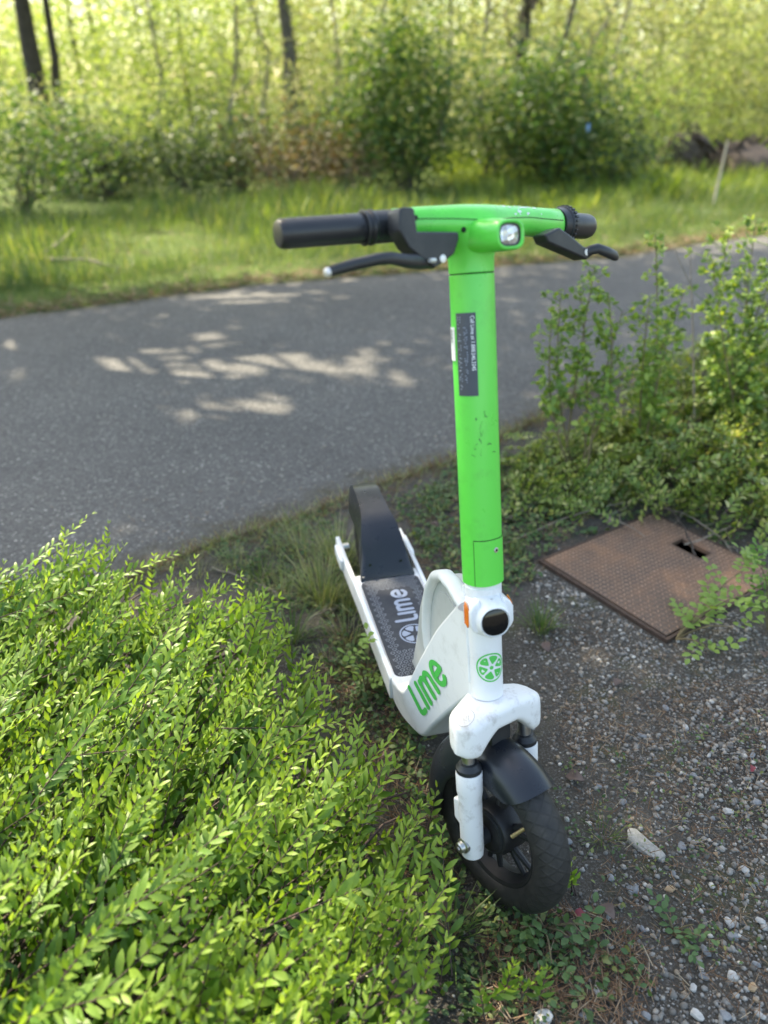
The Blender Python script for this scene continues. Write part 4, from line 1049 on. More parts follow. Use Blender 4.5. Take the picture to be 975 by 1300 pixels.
def pinnate_plant(name, label, base, stems, mat, seed, leaf=.022, pairs=3, cat='plant', group=None):
    "stems: list of (tip xyz); each carries pinnate leaves whose leaflets are parts"
    r = np.random.default_rng(seed); base = np.array(base, float); root = empty(name, base, label=label, cat=cat, group=group)
    lm = [tri_mesh('leaflet', *leaf_hi(w, .2, .08), mat, {'age': np.full(10, .5)}) for w in (.27, .30, .33)]
    for tp in stems:
        tp = np.array(tp, float) - base; L = np.linalg.norm(tp); s = np.linspace(0, 1, 8)[:, None]; C = tp * s; C[:, 2] += .18 * L * np.sin(s[:, 0] * math.pi * .9)
        so = link('stem', mesh_parts('stem', [(*tube_np(C, np.linspace(.0026, .0009, 8), 5), None, 0)], [M['stemgreen']]), None, root)
        nl = max(2, int(L / .035))
        for q in np.linspace(.35, 1, nl):
            p = np.array([np.interp(q, s[:, 0], C[:, i]) for i in range(3)]); t = unit(tp + r.normal(0, .4 * L, 3) + np.array([0, 0, -.15 * L])); yv = unit(np.cross([0, 0, 1.], t)); zv = np.cross(t, yv)
            sd = (1 if r.random() < .5 else -1); ax = unit(t * .6 + yv * sd * .8); yv = unit(np.cross([0, 0, 1.], ax)); zv = np.cross(ax, yv)
            for k in range(pairs):
                for sg in (1, -1):
                    c = p + ax * leaf * .8 * (k + .6); dd = unit(ax * .45 + yv * sg + zv * .1 + r.normal(0, .12, 3)); f_ = frames(dd[None], (zv + r.normal(0, .2, 3))[None])[0]
                    o = link('leaflet', lm[r.integers(0, 3)], None, so); ml = Matrix.Identity(4); z_ = leaf * r.uniform(.8, 1.15)
                    for a in range(3):
                        for b in range(3): ml[a][b] = f_[a][b] * z_
                        ml[a][3] = c[a]
                    o.matrix_local = ml
            c = p + ax * leaf * .8 * (pairs + .5); f_ = frames(ax[None], zv[None])[0]; o = link('leaflet', lm[0], None, so); ml = Matrix.Identity(4)
            for a in range(3):
                for b in range(3): ml[a][b] = f_[a][b] * leaf
                ml[a][3] = c[a]
            o.matrix_local = ml
    return root
def grass_tuft(name, label, base, n, h, spread, mat, seed, w=.02, cat='grass', lean=.5, group=None):
    r = np.random.default_rng(seed); base = np.array(base, float)
    a = r.uniform(0, 6.28, n); q = np.abs(r.normal(0, lean, n)); d = unit(np.stack([np.cos(a) * q, np.sin(a) * q, np.ones(n)], 1)); out = np.stack([np.cos(a), np.sin(a), np.zeros(n)], 1)
    pos = np.stack([np.cos(a) * spread * r.random(n), np.sin(a) * spread * r.random(n), np.full(n, -.004)], 1)
    parts = []
    for k, bend in enumerate((-.12, -.3, -.5)):
        s = np.arange(n) % 3 == k; V, T = scatter(blade(w, bend), pos[s], frames(d[s], -out[s] + np.array([0, 0, .4])), h * r.uniform(.45, 1.1, s.sum())); parts.append((V, T, None, 0))
    o = link(name, mesh_parts(name, parts, [mat])); o.location = tuple(base); tag(o, label, cat, group); return o

# ---- bed on the right, behind the iron cover
BED1 = [gp(*q, .12)[:2] for q in ((645, 585), (680, 552), (740, 525), (800, 505), (840, 520), (840, 590), (790, 615), (720, 625), (655, 615))]
mound_shrub('low_shrub', 'low olive and cream leaved shrub spreading between the stem and the iron cover', BED1, lambda x, y: .11 + .05 * vnoise(x * 2, y * 2, 4), 460, .026, (.12, .22), M['bed_leaf'], (.1, -.25, .6), 31)
BED2 = [gp(*q, .18)[:2] for q in ((800, 500), (870, 445), (990, 430), (1060, 560), (1020, 640), (930, 625), (850, 605), (800, 575))]
mound_shrub('spreading_shrub', 'broad green shrub with pale leaf tips behind the iron cover', BED2, lambda x, y: .21 + .08 * vnoise(x * 2, y * 2, 8), 620, .028, (.14, .26), M['bed_leaf'], (-.05, -.35, .6), 32, own=60)
def top_at(px, py, Y): return at_depth(px, py, Y)
b = gp(728, 612); upright_plant('leafy_sapling', 'airy sapling of upright shoots rising before the path next to the stem', b,
    [top_at(755, 338, b[1]), top_at(712, 372, b[1] + .05), (top_at(735, 360, b[1] + .1)), top_at(700, 405, b[1]), top_at(772, 372, b[1]), top_at(790, 395, b[1] + .1)], M['rose_leaf'], 41, leaf=.030, bare=.38, per=7, dens=.013, stemr=.0045)
b = gp(815, 600); upright_plant('leafy_sapling', 'taller thin sapling with tufted top rising over the path edge behind the iron cover', b,
    [top_at(832, 298, b[1] + .1), top_at(825, 380, b[1]), top_at(868, 372, b[1] + .1), top_at(850, 420, b[1])], M['rose_leaf'], 42, leaf=.030, bare=.26, per=7, dens=.013, stemr=.0045)
b = gp(935, 560); upright_plant('leafy_sapling', 'dense leafy sapling clump above the broad green shrub', b,
    [top_at(960, 278, b[1] + .1), top_at(925, 300, b[1] + .2), top_at(905, 330, b[1]), top_at(975, 300, b[1] + .3), top_at(990, 330, b[1]), top_at(945, 350, b[1]), top_at(1010, 290, b[1] + .1), top_at(920, 400, b[1])], M['rose_leaf'], 43, leaf=.031, bare=.14, spread=.065, per=9, stemr=.0045)
for k, (px, py, qx, qy, Y) in enumerate(((868, 352, 873, 318, 2.9), (880, 395, 876, 316, 2.9))):
    pass
o = link('bare_stalk', mesh_parts('bare_stalk', [(*tube_np([gp(882, 590), at_depth(880, 420, 2.72), at_depth(876, 318, 2.76)], [.004, .003, .0012], 5), None, 0), (*tube_np([at_depth(879, 366, 2.74), at_depth(862, 330, 2.72), at_depth(856, 314, 2.72)], [.002, .0015, .0008], 5), None, 0)], [M['twig']])); tag(o, 'pale bare forked stalk sticking up among the saplings', 'stalk')
b = gp(858, 812); pinnate_plant('rose_seedling', 'young rose with fresh pinnate leaves leaning over the corner of the iron cover', b,
    [at_depth(962, 722, b[1] + .12), at_depth(905, 775, b[1]), at_depth(930, 800, b[1] - .05), at_depth(880, 785, b[1] + .1), at_depth(900, 830, b[1] - .1), at_depth(945, 760, b[1])], M['rose_leaf'], 51, leaf=.024)
b = gp(466, 880); pinnate_plant('rose_seedling', 'small rose with yellowish young leaves touching the white deck rail', b,
    [at_depth(470, 815, b[1]), at_depth(490, 830, b[1]), at_depth(450, 835, b[1]), at_depth(470, 870, b[1] - .05)], M['rose_leaf'], 52, leaf=.020, pairs=2)
b = gp(690, 1180); pinnate_plant('weed_seedling', 'dark leaved seedling on the litter right under the front tyre', b,
    [gp(680, 1165, .05), gp(720, 1190, .04), gp(700, 1225, .03), gp(750, 1180, .05), gp(660, 1180, .03)], M['weed_leaf'], 53, leaf=.019, pairs=2)
b = gp(855, 1185); pinnate_plant('weed_seedling', 'flat dull green seedling growing between pebbles away from the tyre', b,
    [gp(845, 1160, .03), gp(880, 1175, .03), gp(865, 1200, .02), gp(900, 1195, .02)], M['weed_leaf'], 54, leaf=.015, pairs=2)
b = gp(975, 800); pinnate_plant('yellowish_sprig', 'yellow-green sprig at the far edge of the iron cover', b,
    [at_depth(965, 725, b[1]), at_depth(985, 715, b[1]), at_depth(960, 760, b[1])], M['hedge_leaf'], 55, leaf=.018, pairs=4)
r0 = np.random.default_rng(61)
for k, (px, py, lab) in enumerate(((640, 1290, 'small evergreen sprout poking from litter below the front tyre'), (722, 1135, 'single upright sprout touching the tread of the front tyre'))):
    b = gp(px, py); n_ = 7 if k == 0 else 3; root = empty('evergreen_sprout', b, label=lab, cat='plant')
    for q in range(n_):
        v = spray(r0, r0.uniform(.05, .085), .026, .013, ang=40); me = mesh_parts('leafy_twig', [(*v[0], 0), (*v[1], None, 1)], [M['hedge_leaf'], M['hedge_stem']]); o = link('leafy_twig', me, None, root)
        d = unit(np.array([r0.normal(.1, .35), r0.normal(.1, .3), .9])); f_ = frames(d[None], np.array([[0, -1., .3]]))[0]; mt = Matrix.Identity(4)
        for a in range(3):
            for c in range(3): mt[a][c] = f_[a][c]
        mt[0][3] = r0.normal(0, .03 if k == 0 else .006); mt[1][3] = r0.normal(0, .02 if k == 0 else .004); o.matrix_local = mt

# ---- tufts
T_ = [((686, 800), 130, .085, .03, 'grass', 'bright green grass tuft beside the white lamp housing', .5), ((655, 640), 60, .07, .03, 'grass', 'short grass tuft at the left corner of the iron cover', .5), ((650, 705), 50, .08, .025, 'grass', 'thin grass tuft between the stem and the iron cover', .5),
      ((372, 815), 70, .13, .02, 'grass', 'sprawling star-shaped grass tuft on soil left of the deck', .9), ((765, 1065), 40, .06, .02, 'grass', 'small grass tuft right of the front tyre', .7), ((330, 735), 90, .09, .05, 'grass', 'grass clump between evergreen shrub and path edge', .6),
      ((575, 1190), 60, .09, .04, 'grass', 'shaded grass tuft left of the tyre bottom', .7), ((560, 700), 60, .07, .04, 'grass', 'grass tuft behind the deck near the battery housing', .6), ((545, 650), 50, .06, .05, 'grass', 'low grass tuft between rear fender and stem', .7)]
for k, (q, n_, h, sp, m_, lab, ln) in enumerate(T_): grass_tuft('grass_tuft', lab, gp(*q), n_, h, sp, M[m_], 70 + k, w=.016, lean=ln)
W_ = [((360, 760), 150, .10, .07, 'straggly pale weed clump in front of the star-shaped grass tuft'), ((445, 770), 160, .12, .05, 'fine weed clump pressed against the white deck rail'), ((420, 850), 120, .07, .06, 'low pale weed clump between evergreen shrub and deck'), ((560, 640), 120, .07, .07, 'low dry weed clump on the mossy soil behind the deck'), ((640, 620), 110, .08, .07, 'pale weed clump at the path edge just past the stem'), ((350, 690), 140, .08, .08, 'thin weed clump creeping onto the asphalt edge'), ((410, 760), 260, .16, .07, 'tall wispy grey-green weed clump along the deck rail'), ((430, 715), 240, .15, .06, 'wispy weed clump beside the rear fender'), ((385, 700), 180, .12, .07, 'wispy seeding weed clump at the mossy path edge'), ((300, 720), 130, .09, .06, 'straggly dry weed clump between evergreen shrub and asphalt'), ((440, 810), 120, .10, .05, 'thin weed clump half under the deck rail'), ((250, 730), 90, .08, .06, 'pale dry weed clump right behind the tall evergreen shoots')]
for k, (q, n_, h, sp, lab) in enumerate(W_): grass_tuft('wispy_weed', lab, gp(*q), n_, h, sp, M['wisp'], 90 + k, w=.007, cat='weed', lean=.55)
# ================================================================== GROUND DETAIL
# iron cover: frame, plate with raised treads and a lifting slot
cov = empty('utility_cover', cv_o + (cv_a * .5 + cv_b * .5), label='rusty square diamond-plate utility cover set in the soil', cat='utility cover')
def CV(a, b, z): return cv_o + ea * a + eb * b + np.array([0, 0, z]) - np.array(cov.location)
def cbox(mb, a0, a1, b0, b1, z0, z1):
    v = [CV(a, b, z) for z in (z0, z1) for b in (b0, b1) for a in (a0, a1)]
    mb.add(v, [(0, 2, 3, 1), (4, 5, 7, 6), (0, 1, 5, 4), (2, 6, 7, 3), (0, 4, 6, 2), (1, 3, 7, 5)])
lb2 = lb; fw_ = .010
for a0, a1, b0, b1 in ((0, la, 0, fw_), (0, la, lb2 - fw_, lb2), (0, fw_, fw_, lb2 - fw_), (la - fw_, la, fw_, lb2 - fw_)):
    mb = MB(); cbox(mb, a0, a1, b0, b1, -.03, .0075); mb.build('frame_bar', M['rust_dark'], cov, bevel=.002)
SA0, SA1, SB0, SB1 = la - .120, la - .067, lb2 * .36, lb2 * .36 + .105
mb = MB(); g = fw_ + .003
for a0, a1, b0, b1 in ((g, SA0, g, lb2 - g), (SA1, la - g, g, lb2 - g), (SA0, SA1, g, SB0), (SA0, SA1, SB1, lb2 - g)): cbox(mb, a0, a1, b0, b1, -.006, .0090)
plate = mb.build('plate', M['rust'], cov)
mb = MB(); cbox(mb, SA0 - .01, SA1 + .01, SB0 - .01, SB1 + .01, -.028, -.004); mb.build('slot_pit', M['pit'], cov)
mb = MB(); st_ = .0145; i = 0
na, nb = int((la - 2 * g) / st_), int((lb2 - 2 * g) / st_)
for ia in range(na):
    for ib in range(nb):
        a = g + .008 + ia * st_; b = g + .008 + ib * st_
        if SA0 - .008 < a < SA1 + .008 and SB0 - .008 < b < SB1 + .008: continue
        s_ = 1 if (ia + ib) % 2 else -1; t = np.array([.7071, .7071 * s_]) * .0064; w = np.array([-t[1], t[0]]) * .42
        P = [(a - t[0], b - t[1]), (a + w[0], b + w[1]), (a + t[0], b + t[1]), (a - w[0], b - w[1])]
        mb.add([CV(*p, .0091) for p in P] + [CV(a, b, .0128)], [(0, 1, 4), (1, 2, 4), (2, 3, 4), (3, 0, 4)])
o = mb.build('raised_tread', M['rust_worn'], cov, smooth=False); tag(o, kind='stuff')

# gravel
def ico():
    t = (1 + 5 ** .5) / 2; V = np.array([(-1, t, 0), (1, t, 0), (-1, -t, 0), (1, -t, 0), (0, -1, t), (0, 1, t), (0, -1, -t), (0, 1, -t), (t, 0, -1), (t, 0, 1), (-t, 0, -1), (-t, 0, 1)], float); V /= np.linalg.norm(V[0])
    T = np.array([(0, 11, 5), (0, 5, 1), (0, 1, 7), (0, 7, 10), (0, 10, 11), (1, 5, 9), (5, 11, 4), (11, 10, 2), (10, 7, 6), (7, 1, 8), (3, 9, 4), (3, 4, 2), (3, 2, 6), (3, 6, 8), (3, 8, 9), (4, 9, 5), (2, 4, 11), (6, 2, 10), (8, 6, 7), (9, 8, 1)]); return V, T
def stones(r, m, s0, s1): return s0 * (s1 / s0) ** (r.random(m) ** 2.2)
def gravel_ok(x, y):
    ca, cb = cover_uv(x, y); inc = (ca > -.01) & (ca < la + .01) & (cb > -.01) & (cb < lb + .01)
    return ~inc & ~is_path(x, y)
def make_gravel():
    r = np.random.default_rng(5)
    G = [gp(*q)[:2] for q in ((600, 1330), (1010, 1330), (1010, 850), (900, 740), (690, 715), (645, 780), (660, 900), (690, 1000), (715, 1130))]
    xy = poly_sample(r, G, 26000); dn = .5 + .5 * vnoise(xy[:, 0] * 2.2, xy[:, 1] * 2.2, 12) + .35 * np.clip(1.25 - xy[:, 1], -.8, .6) + .25 * np.clip((xy[:, 0] - .35) * 2, -1, 1)
    dn = np.clip(dn - .10 + .45 * vnoise(xy[:, 0] * 5, xy[:, 1] * 5, 31), 0, 1) * np.clip((xy[:, 0] - (.27 + .10 * np.clip(xy[:, 1] - .9, 0, 1))) / .16, .12, 1)
    xy = xy[(r.random(len(xy)) < dn + .05) & gravel_ok(xy[:, 0], xy[:, 1])]
    B = [(-.6, .3), (1.6, .3), (1.6, 2.6), (.3, 2.5), (-.9, 1.75), (-.6, 1.2)]
    xb = poly_sample(r, B, 9000); xb = xb[gravel_ok(xb[:, 0], xb[:, 1])]
    parts = []; V0, T0 = ico()
    for q, s0, s1 in ((xy, .0014, .0068), (xb, .0012, .0040)):
        m = len(q); s = stones(r, m, s0, s1)
        for k in range(8):
            sel = np.arange(m) % 8 == k; Vt = V0 * r.uniform(.72, 1.25, (12, 1)) * np.array([1, r.uniform(.6, .95), r.uniform(.4, .7)]); p = q[sel]
            a = r.uniform(0, 6.28, sel.sum()); d = np.stack([np.cos(a), np.sin(a), r.normal(0, .15, sel.sum())], 1)
            pos = np.column_stack([p, ground_z(p[:, 0], p[:, 1]) + s[sel] * .22]); V, T = scatter((Vt, T0), pos, frames(d, np.array([0, 0, 1.]) + r.normal(0, .2, (sel.sum(), 3))), s[sel]); parts.append((V, T, None, 0))
    o = link('gravel', mesh_parts('gravel', parts, [M['stone']])); tag(o, 'mixed grey and pale fine gravel scattered over the soil', 'gravel', kind='stuff')
make_gravel()
def boulder(name, loc, size, mat, seed, label, cat='stone', rz=0, group=None, sub=2, blk=.8):
    import bmesh
    bm = bmesh.new(); bmesh.ops.create_icosphere(bm, subdivisions=sub, radius=1); r = np.random.default_rng(seed); ph = r.uniform(0, 6.28, 6)
    for v in bm.verts:
        p = np.array(v.co); k = 1 + .10 * math.sin(3 * p[0] + ph[0]) + .10 * math.sin(3.5 * p[1] + ph[1] + p[2]) + .06 * math.sin(7 * p[0] + 5 * p[1] + ph[2]) + r.normal(0, .025)
        q = np.sign(p) * np.abs(p) ** blk; v.co = Vector(q * k * np.array(size))
    me = bpy.data.meshes.new(name); bm.to_mesh(me); bm.free(); me.polygons.foreach_set('use_smooth', np.ones(len(me.polygons), bool)); me.set_sharp_from_angle(angle=R(30))
    o = link(name, me, mat); o.location = tuple(float(c) for c in loc); o.rotation_euler = (0, 0, rz); tag(o, label, cat, group); return o
boulder('flat_stone', gp(818, 1076) + np.array([0, 0, .003]), (.036, .014, .009), M['slab'], 1, 'long flat pale grey stone lying in the gravel right of the tyre', rz=R(-52), sub=3, blk=.5)
boulder('round_stone', gp(774, 664) + np.array([0, 0, .008]), (.014, .012, .011), M['pink_stone'], 2, 'rounded pinkish stone at the back corner of the iron cover')
boulder('pale_stone', gp(688, 1296) + np.array([0, 0, .006]), (.017, .012, .010), M['white_stone'], 3, 'pale stone next to the evergreen sprout below the tyre', rz=.5)
rs = np.random.default_rng(77)
spots = [(925, 1172, 'white_stone'), (960, 1120, 'grey_stone'), (800, 1130, 'grey_stone'), (806, 1131, 'grey_stone'), (880, 1255, 'white_stone'), (893, 1240, 'grey_stone'), (840, 1005, 'white_stone'), (806, 1006, 'tan_stone'), (835, 985, 'grey_stone'), (880, 985, 'grey_stone'), (925, 1032, 'white_stone'), (905, 1040, 'grey_stone'), (945, 1105, 'white_stone'), (770, 1165, 'white_stone'), (815, 935, 'grey_stone'), (895, 1208, 'grey_stone'), (930, 1240, 'white_stone'), (965, 1170, 'white_stone'), (955, 1255, 'tan_stone'), (885, 1290, 'white_stone'), (960, 1225, 'grey_stone'), (780, 870, 'white_stone'), (845, 900, 'grey_stone'), (880, 838, 'white_stone'), (835, 843, 'grey_stone'), (790, 1020, 'grey_stone'), (865, 1075, 'grey_stone'), (900, 960, 'white_stone'), (955, 960, 'grey_stone'), (760, 1000, 'grey_stone'),
         (855, 1110, 'grey_stone'), (850, 1130, 'tan_stone'), (930, 1190, 'grey_stone'), (760, 1260, 'white_stone'), (740, 1290, 'grey_stone'), (820, 1290, 'grey_stone'), (920, 1290, 'grey_stone'), (965, 1290, 'white_stone'), (720, 1070, 'grey_stone'), (775, 1115, 'grey_stone'), (815, 1180, 'grey_stone'), (870, 925, 'white_stone'), (935, 905, 'grey_stone'), (960, 1020, 'grey_stone')]
sl_ = {'white_stone': 'small whitish pebble lying loose on the gravel', 'grey_stone': 'small grey pebble lying loose on the gravel', 'tan_stone': 'small tan pebble lying loose on the gravel'}
for k, (px, py, m_) in enumerate(spots):
    s = rs.uniform(.0045, .0080); boulder('pebble', gp(px, py) + np.array([0, 0, s * .35]), (s * rs.uniform(1, 1.4), s * rs.uniform(.7, 1), s * rs.uniform(.5, .8)), M[m_], 100 + k, sl_[m_], 'pebble', rz=rs.uniform(0, 6), group=m_.split('_')[0] + ' pebbles on the gravel', sub=2)

# litter: dry needles and bits (uncountable)
def make_litter():
    r = np.random.default_rng(8); parts = []
    zones = [([gp(*q)[:2] for q in ((600, 1310), (800, 1310), (840, 1230), (760, 1150), (690, 1160), (610, 1200))], 1500, .030), ([gp(*q)[:2] for q in ((700, 900), (980, 860), (985, 1300), (800, 1250), (740, 1040))], 2600, .022),
             ([gp(*q)[:2] for q in ((300, 680), (560, 600), (700, 560), (760, 660), (650, 760), (560, 780), (430, 760), (330, 800))], 2800, .032), ([gp(*q)[:2] for q in ((430, 780), (500, 880), (560, 1000), (590, 1150), (540, 1300), (480, 1000), (400, 860))], 1700, .03), ([gp(*q)[:2] for q in ((640, 640), (980, 560), (985, 720), (700, 700))], 700, .03),
             ([gp(*q)[:2] for q in ((680, 780), (980, 800), (980, 930), (700, 950))], 1300, .018)]
    for P, n, L in zones:
        q = poly_sample(r, P, n); q = q[gravel_ok(q[:, 0], q[:, 1])]; m = len(q); a = r.uniform(0, 6.28, m); d = np.stack([np.cos(a), np.sin(a), r.normal(0.1, .22, m)], 1)
        pos = np.column_stack([q, ground_z(q[:, 0], q[:, 1]) + .004 + r.random(m) * .010])
        V, T = scatter(blade(.025, .12), pos, frames(d, np.array([0, 0, 1.]) + r.normal(0, .6, (m, 3))), L * r.uniform(.35, 1.3, m)); parts.append((V, T, None, 0))
    n = 420; xs = r.uniform(-1.2, .7, n); ys = near_y(xs) + np.abs(r.normal(0, .30, n)); a = r.uniform(0, 6.28, n); d = np.stack([np.cos(a), np.sin(a), np.zeros(n)], 1)
    V, T = scatter(blade(.05, .05), np.column_stack([xs, ys, np.full(n, .0125)]), frames(d, np.array([0, 0, 1.]) + r.normal(0, .2, (n, 3))), r.uniform(.006, .022, n)); parts.append((V, T, None, 0))
    o = link('dry_litter', mesh_parts('dry_litter', parts, [M['straw']])); tag(o, 'reddish brown dry needles and plant bits over the soil', 'litter', kind='stuff')
    # low ground cover: tiny leaves hugging the soil
    parts = []
    zones = [([gp(*q)[:2] for q in ((500, 640), (600, 580), (700, 580), (720, 690), (650, 760), (560, 760), (530, 700))], 1700, .017), ([gp(*q)[:2] for q in ((590, 1140), (700, 1160), (830, 1250), (700, 1320), (560, 1320))], 420, .013), ([gp(*q)[:2] for q in ((640, 1000), (980, 900), (980, 1310), (740, 1200))], 300, .008),
             ([gp(*q)[:2] for q in ((260, 690), (430, 640), (470, 760), (480, 860), (380, 850), (320, 760))], 900, .014), ([gp(*q)[:2] for q in ((640, 580), (980, 560), (985, 700), (700, 680))], 900, .018), ([gp(*q)[:2] for q in ((430, 800), (500, 860), (560, 980), (600, 1080), (560, 1180), (500, 960), (420, 900))], 700, .014)]
    for P, n, L in zones:
        c = poly_sample(r, P, n // 3); q = np.repeat(c, 6, axis=0) + r.normal(0, .012, (len(c) * 6, 2)); q = q[gravel_ok(q[:, 0], q[:, 1])]; m = len(q); d = rdir(r, m, -.1, .8)
        pos = np.column_stack([q, ground_z(q[:, 0], q[:, 1]) + .002 + r.random(m) * .02]); V, T = scatter(leaf_hi(.30), pos, frames(d, np.array([0, 0, 1.]) + r.normal(0, .4, (m, 3))), L * r.uniform(.5, 1.3, m)); parts.append((V, T, None, 0))
    o = link('ground_cover', mesh_parts('ground_cover', parts, [M['weed_leaf']])); tag(o, 'low tiny-leaved weeds creeping over the soil', 'weeds', kind='stuff')
    parts = []
    s = r.uniform(0, 1, 3800); xs = np.interp(s, [0, 1], [-1.1, 1.0]); ys = near_y(xs) - np.abs(r.normal(0, .05, len(xs))) + .02; a = r.uniform(0, 6.28, len(xs)); d = unit(np.stack([np.cos(a) * .5, np.sin(a) * .5, np.ones(len(xs)) * r.uniform(.1, 1, len(xs))], 1))
    V, T = scatter(blade(.02, -.3), np.column_stack([xs, ys, np.full(len(xs), .004)]), frames(d, rdir(r, len(xs))), r.uniform(.012, .06, len(xs))); hf = len(T) // 3 // 2 * 3; parts += [(V, T[:hf], None, 0), (V, T[hf:], None, 1)]
    o = link('edge_grass', mesh_parts('edge_grass', parts, [M['wisp'], M['straw']])); tag(o, 'short sparse grass fringe along the near asphalt edge', 'grass', kind='stuff')
make_litter()
# twigs and dead leaves
tw = [((640, 690), (872, 636), (790, 622), 'long straight dry twig lying behind the iron cover'), ((870, 690), (985, 640), (940, 668), 'dry twig poking out from under the broad shrub'), ((645, 625), (800, 592), (735, 588), 'curved pale twig arching over soil next to the stem'), ((690, 640), (820, 680), (760, 640), 'thin branching twig above the pinkish stone'),
      ((880, 720), (846, 655), (872, 680), 'dark thin stem lying across the slot of the iron cover'), ((820, 640), (930, 700), (890, 650), 'reddish forked twig at the back edge of the iron cover'), ((640, 660), (720, 600), (690, 640), 'short grey twig in the litter behind the grass tufts'), ((430, 770), (370, 800), (400, 780), 'grey twig under the wispy weeds left of the deck'), ((270, 720), (360, 760), (320, 735), 'dry twig in the weeds at the mossy path edge')]
for k, (a, b, c, lab) in enumerate(tw):
    A, B, Cc = gp(*a, .012), gp(*b, .02), gp(*c, .03); s = np.linspace(0, 1, 9)[:, None]; P = (1 - s) ** 2 * A + 2 * s * (1 - s) * Cc + s ** 2 * B + rs.normal(0, .003, (9, 3)); P[:, 2] = np.maximum(P[:, 2], .008)
    if k == 4: P[:, 2] += .03
    parts = [(*tube_np(P, np.linspace(.0034, .0014, 9), 5), None, 0)]
    for j in (3, 5, 6):
        e = P[j] + np.array([rs.normal(0, .04), rs.normal(0, .04), rs.uniform(0, .03)]); parts.append((*tube_np([P[j], (P[j] + e) / 2 + rs.normal(0, .004, 3), e], [.0016, .0012, .0007], 4), None, 0))
    o = link('dry_twig', mesh_parts('dry_twig', parts, [M['twig'] if k != 4 else M['bark_dark']])); tag(o, lab, 'twig')
def dead_leaf(px, py, size, mat, lab, seed):
    r = np.random.default_rng(seed); V, T = leaf_hi(.36, .5, .2); V = V + r.normal(0, .03, V.shape); d = rdir(r, 1, -.1, .25); P, T = scatter((V, T), np.zeros((1, 3)), frames(d, np.array([[0, 0, 1.]]) + r.normal(0, .3, (1, 3))), [size * .8])
    P2 = P.copy(); P2[:, 2] += .0008; V = np.vstack([P, P2]); TT = np.vstack([T, T[:, ::-1] + len(P)]); o = link('fallen_leaf', mesh_parts('fallen_leaf', [(V, TT, None, 0)], [M[mat]])); o.location = tuple(gp(px, py, .012)); tag(o, lab, 'leaf'); return o
for k, q in enumerate(((718, 985, .045, 'deadleaf', 'curled purplish brown dead leaf right of the front fender'), (705, 1175, .05, 'deadleaf', 'folded grey-brown dead leaf by the bottom of the tyre'), (728, 1162, .028, 'redleaf', 'dark red fallen leaf at the tyre bottom'), (955, 972, .022, 'redleaf', 'pinkish red fallen leaf on the gravel'), (785, 862, .035, 'deadleaf', 'small brown dead leaf on grit before the iron cover'),
                       (690, 815, .04, 'deadleaf', 'pale brown dead leaf under the bright grass tuft'), (760, 1150, .04, 'deadleaf', 'brown dead leaf among the seedlings'), (640, 660, .05, 'deadleaf', 'brown dead leaf in the litter behind the stem'), (545, 665, .045, 'deadleaf', 'brown dead leaf behind the rear fender'), (972, 835, .04, 'deadleaf', 'pinkish dead leaf below the yellow-green sprig'), (905, 1082, .014, 'tanleaf', 'tiny orange leaf chip on the gravel'))):
    m_ = q[3] if q[3] in M else 'straw'; dead_leaf(q[0], q[1], q[2], m_, q[4], 300 + k)

# ================================================================== FAR SIDE OF THE TRAIL
def verge_grass():
    r = np.random.default_rng(14); parts = []
    def field(n, x0, x1, d0, d1, h0, h1, mat_i, clump=.05, w=.035):
        x = r.uniform(x0, x1, n); dd = d0 + (d1 - d0) * r.random(n) ** 1.2; y = far_y(x) + dd; p = np.stack([x, y], 1) + r.normal(0, clump, (n, 2)); p = p[p[:, 1] > far_y(p[:, 0]) - .01]; n = len(p); dd = np.clip(p[:, 1] - far_y(p[:, 0]), 0, None)
        h = (h0 + (h1 - h0) * np.clip(dd / 2.2, 0, 1)) * r.uniform(.5, 1.25, n) * np.clip(1 + .9 * vnoise(p[:, 0] * .7, p[:, 1] * .7, 3), .3, 2); a = r.uniform(0, 6.28, n); q = np.abs(r.normal(0, .38, n)); d = unit(np.stack([np.cos(a) * q, np.sin(a) * q, np.ones(n)], 1)); out = np.stack([np.cos(a), np.sin(a), np.zeros(n)], 1)
        V, T = scatter(blade(w, -.28), np.column_stack([p, np.full(n, -.005)]), frames(d, -out + np.array([0, 0, .3])), h); parts.append((V, T, None, mat_i))
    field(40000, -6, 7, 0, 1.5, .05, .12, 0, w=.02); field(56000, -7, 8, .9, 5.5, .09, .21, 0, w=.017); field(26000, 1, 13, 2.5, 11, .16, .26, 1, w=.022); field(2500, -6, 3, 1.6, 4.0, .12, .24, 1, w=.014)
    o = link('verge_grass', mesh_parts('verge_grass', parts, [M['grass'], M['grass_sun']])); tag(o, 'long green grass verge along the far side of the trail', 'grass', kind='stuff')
    parts = []; n = 9000; x = r.uniform(-6, 5, n); y = far_y(x) + np.abs(r.normal(0, .22, n)) + (r.random(n) < .3) * r.uniform(0, 3.5, n); a = r.uniform(0, 6.28, n); d = np.stack([np.cos(a), np.sin(a), r.normal(.1, .15, n)], 1)
    V, T = scatter(blade(.05, .1), np.column_stack([x, y, np.full(n, .012)]), frames(d, np.array([0, 0, 1.]) + r.normal(0, .4, (n, 3))), r.uniform(.03, .11, n)); o = link('verge_litter', mesh_parts('verge_litter', [(V, T, None, 0)], [M['straw']])); tag(o, 'dry grass litter along the far asphalt edge', 'litter', kind='stuff')
verge_grass()

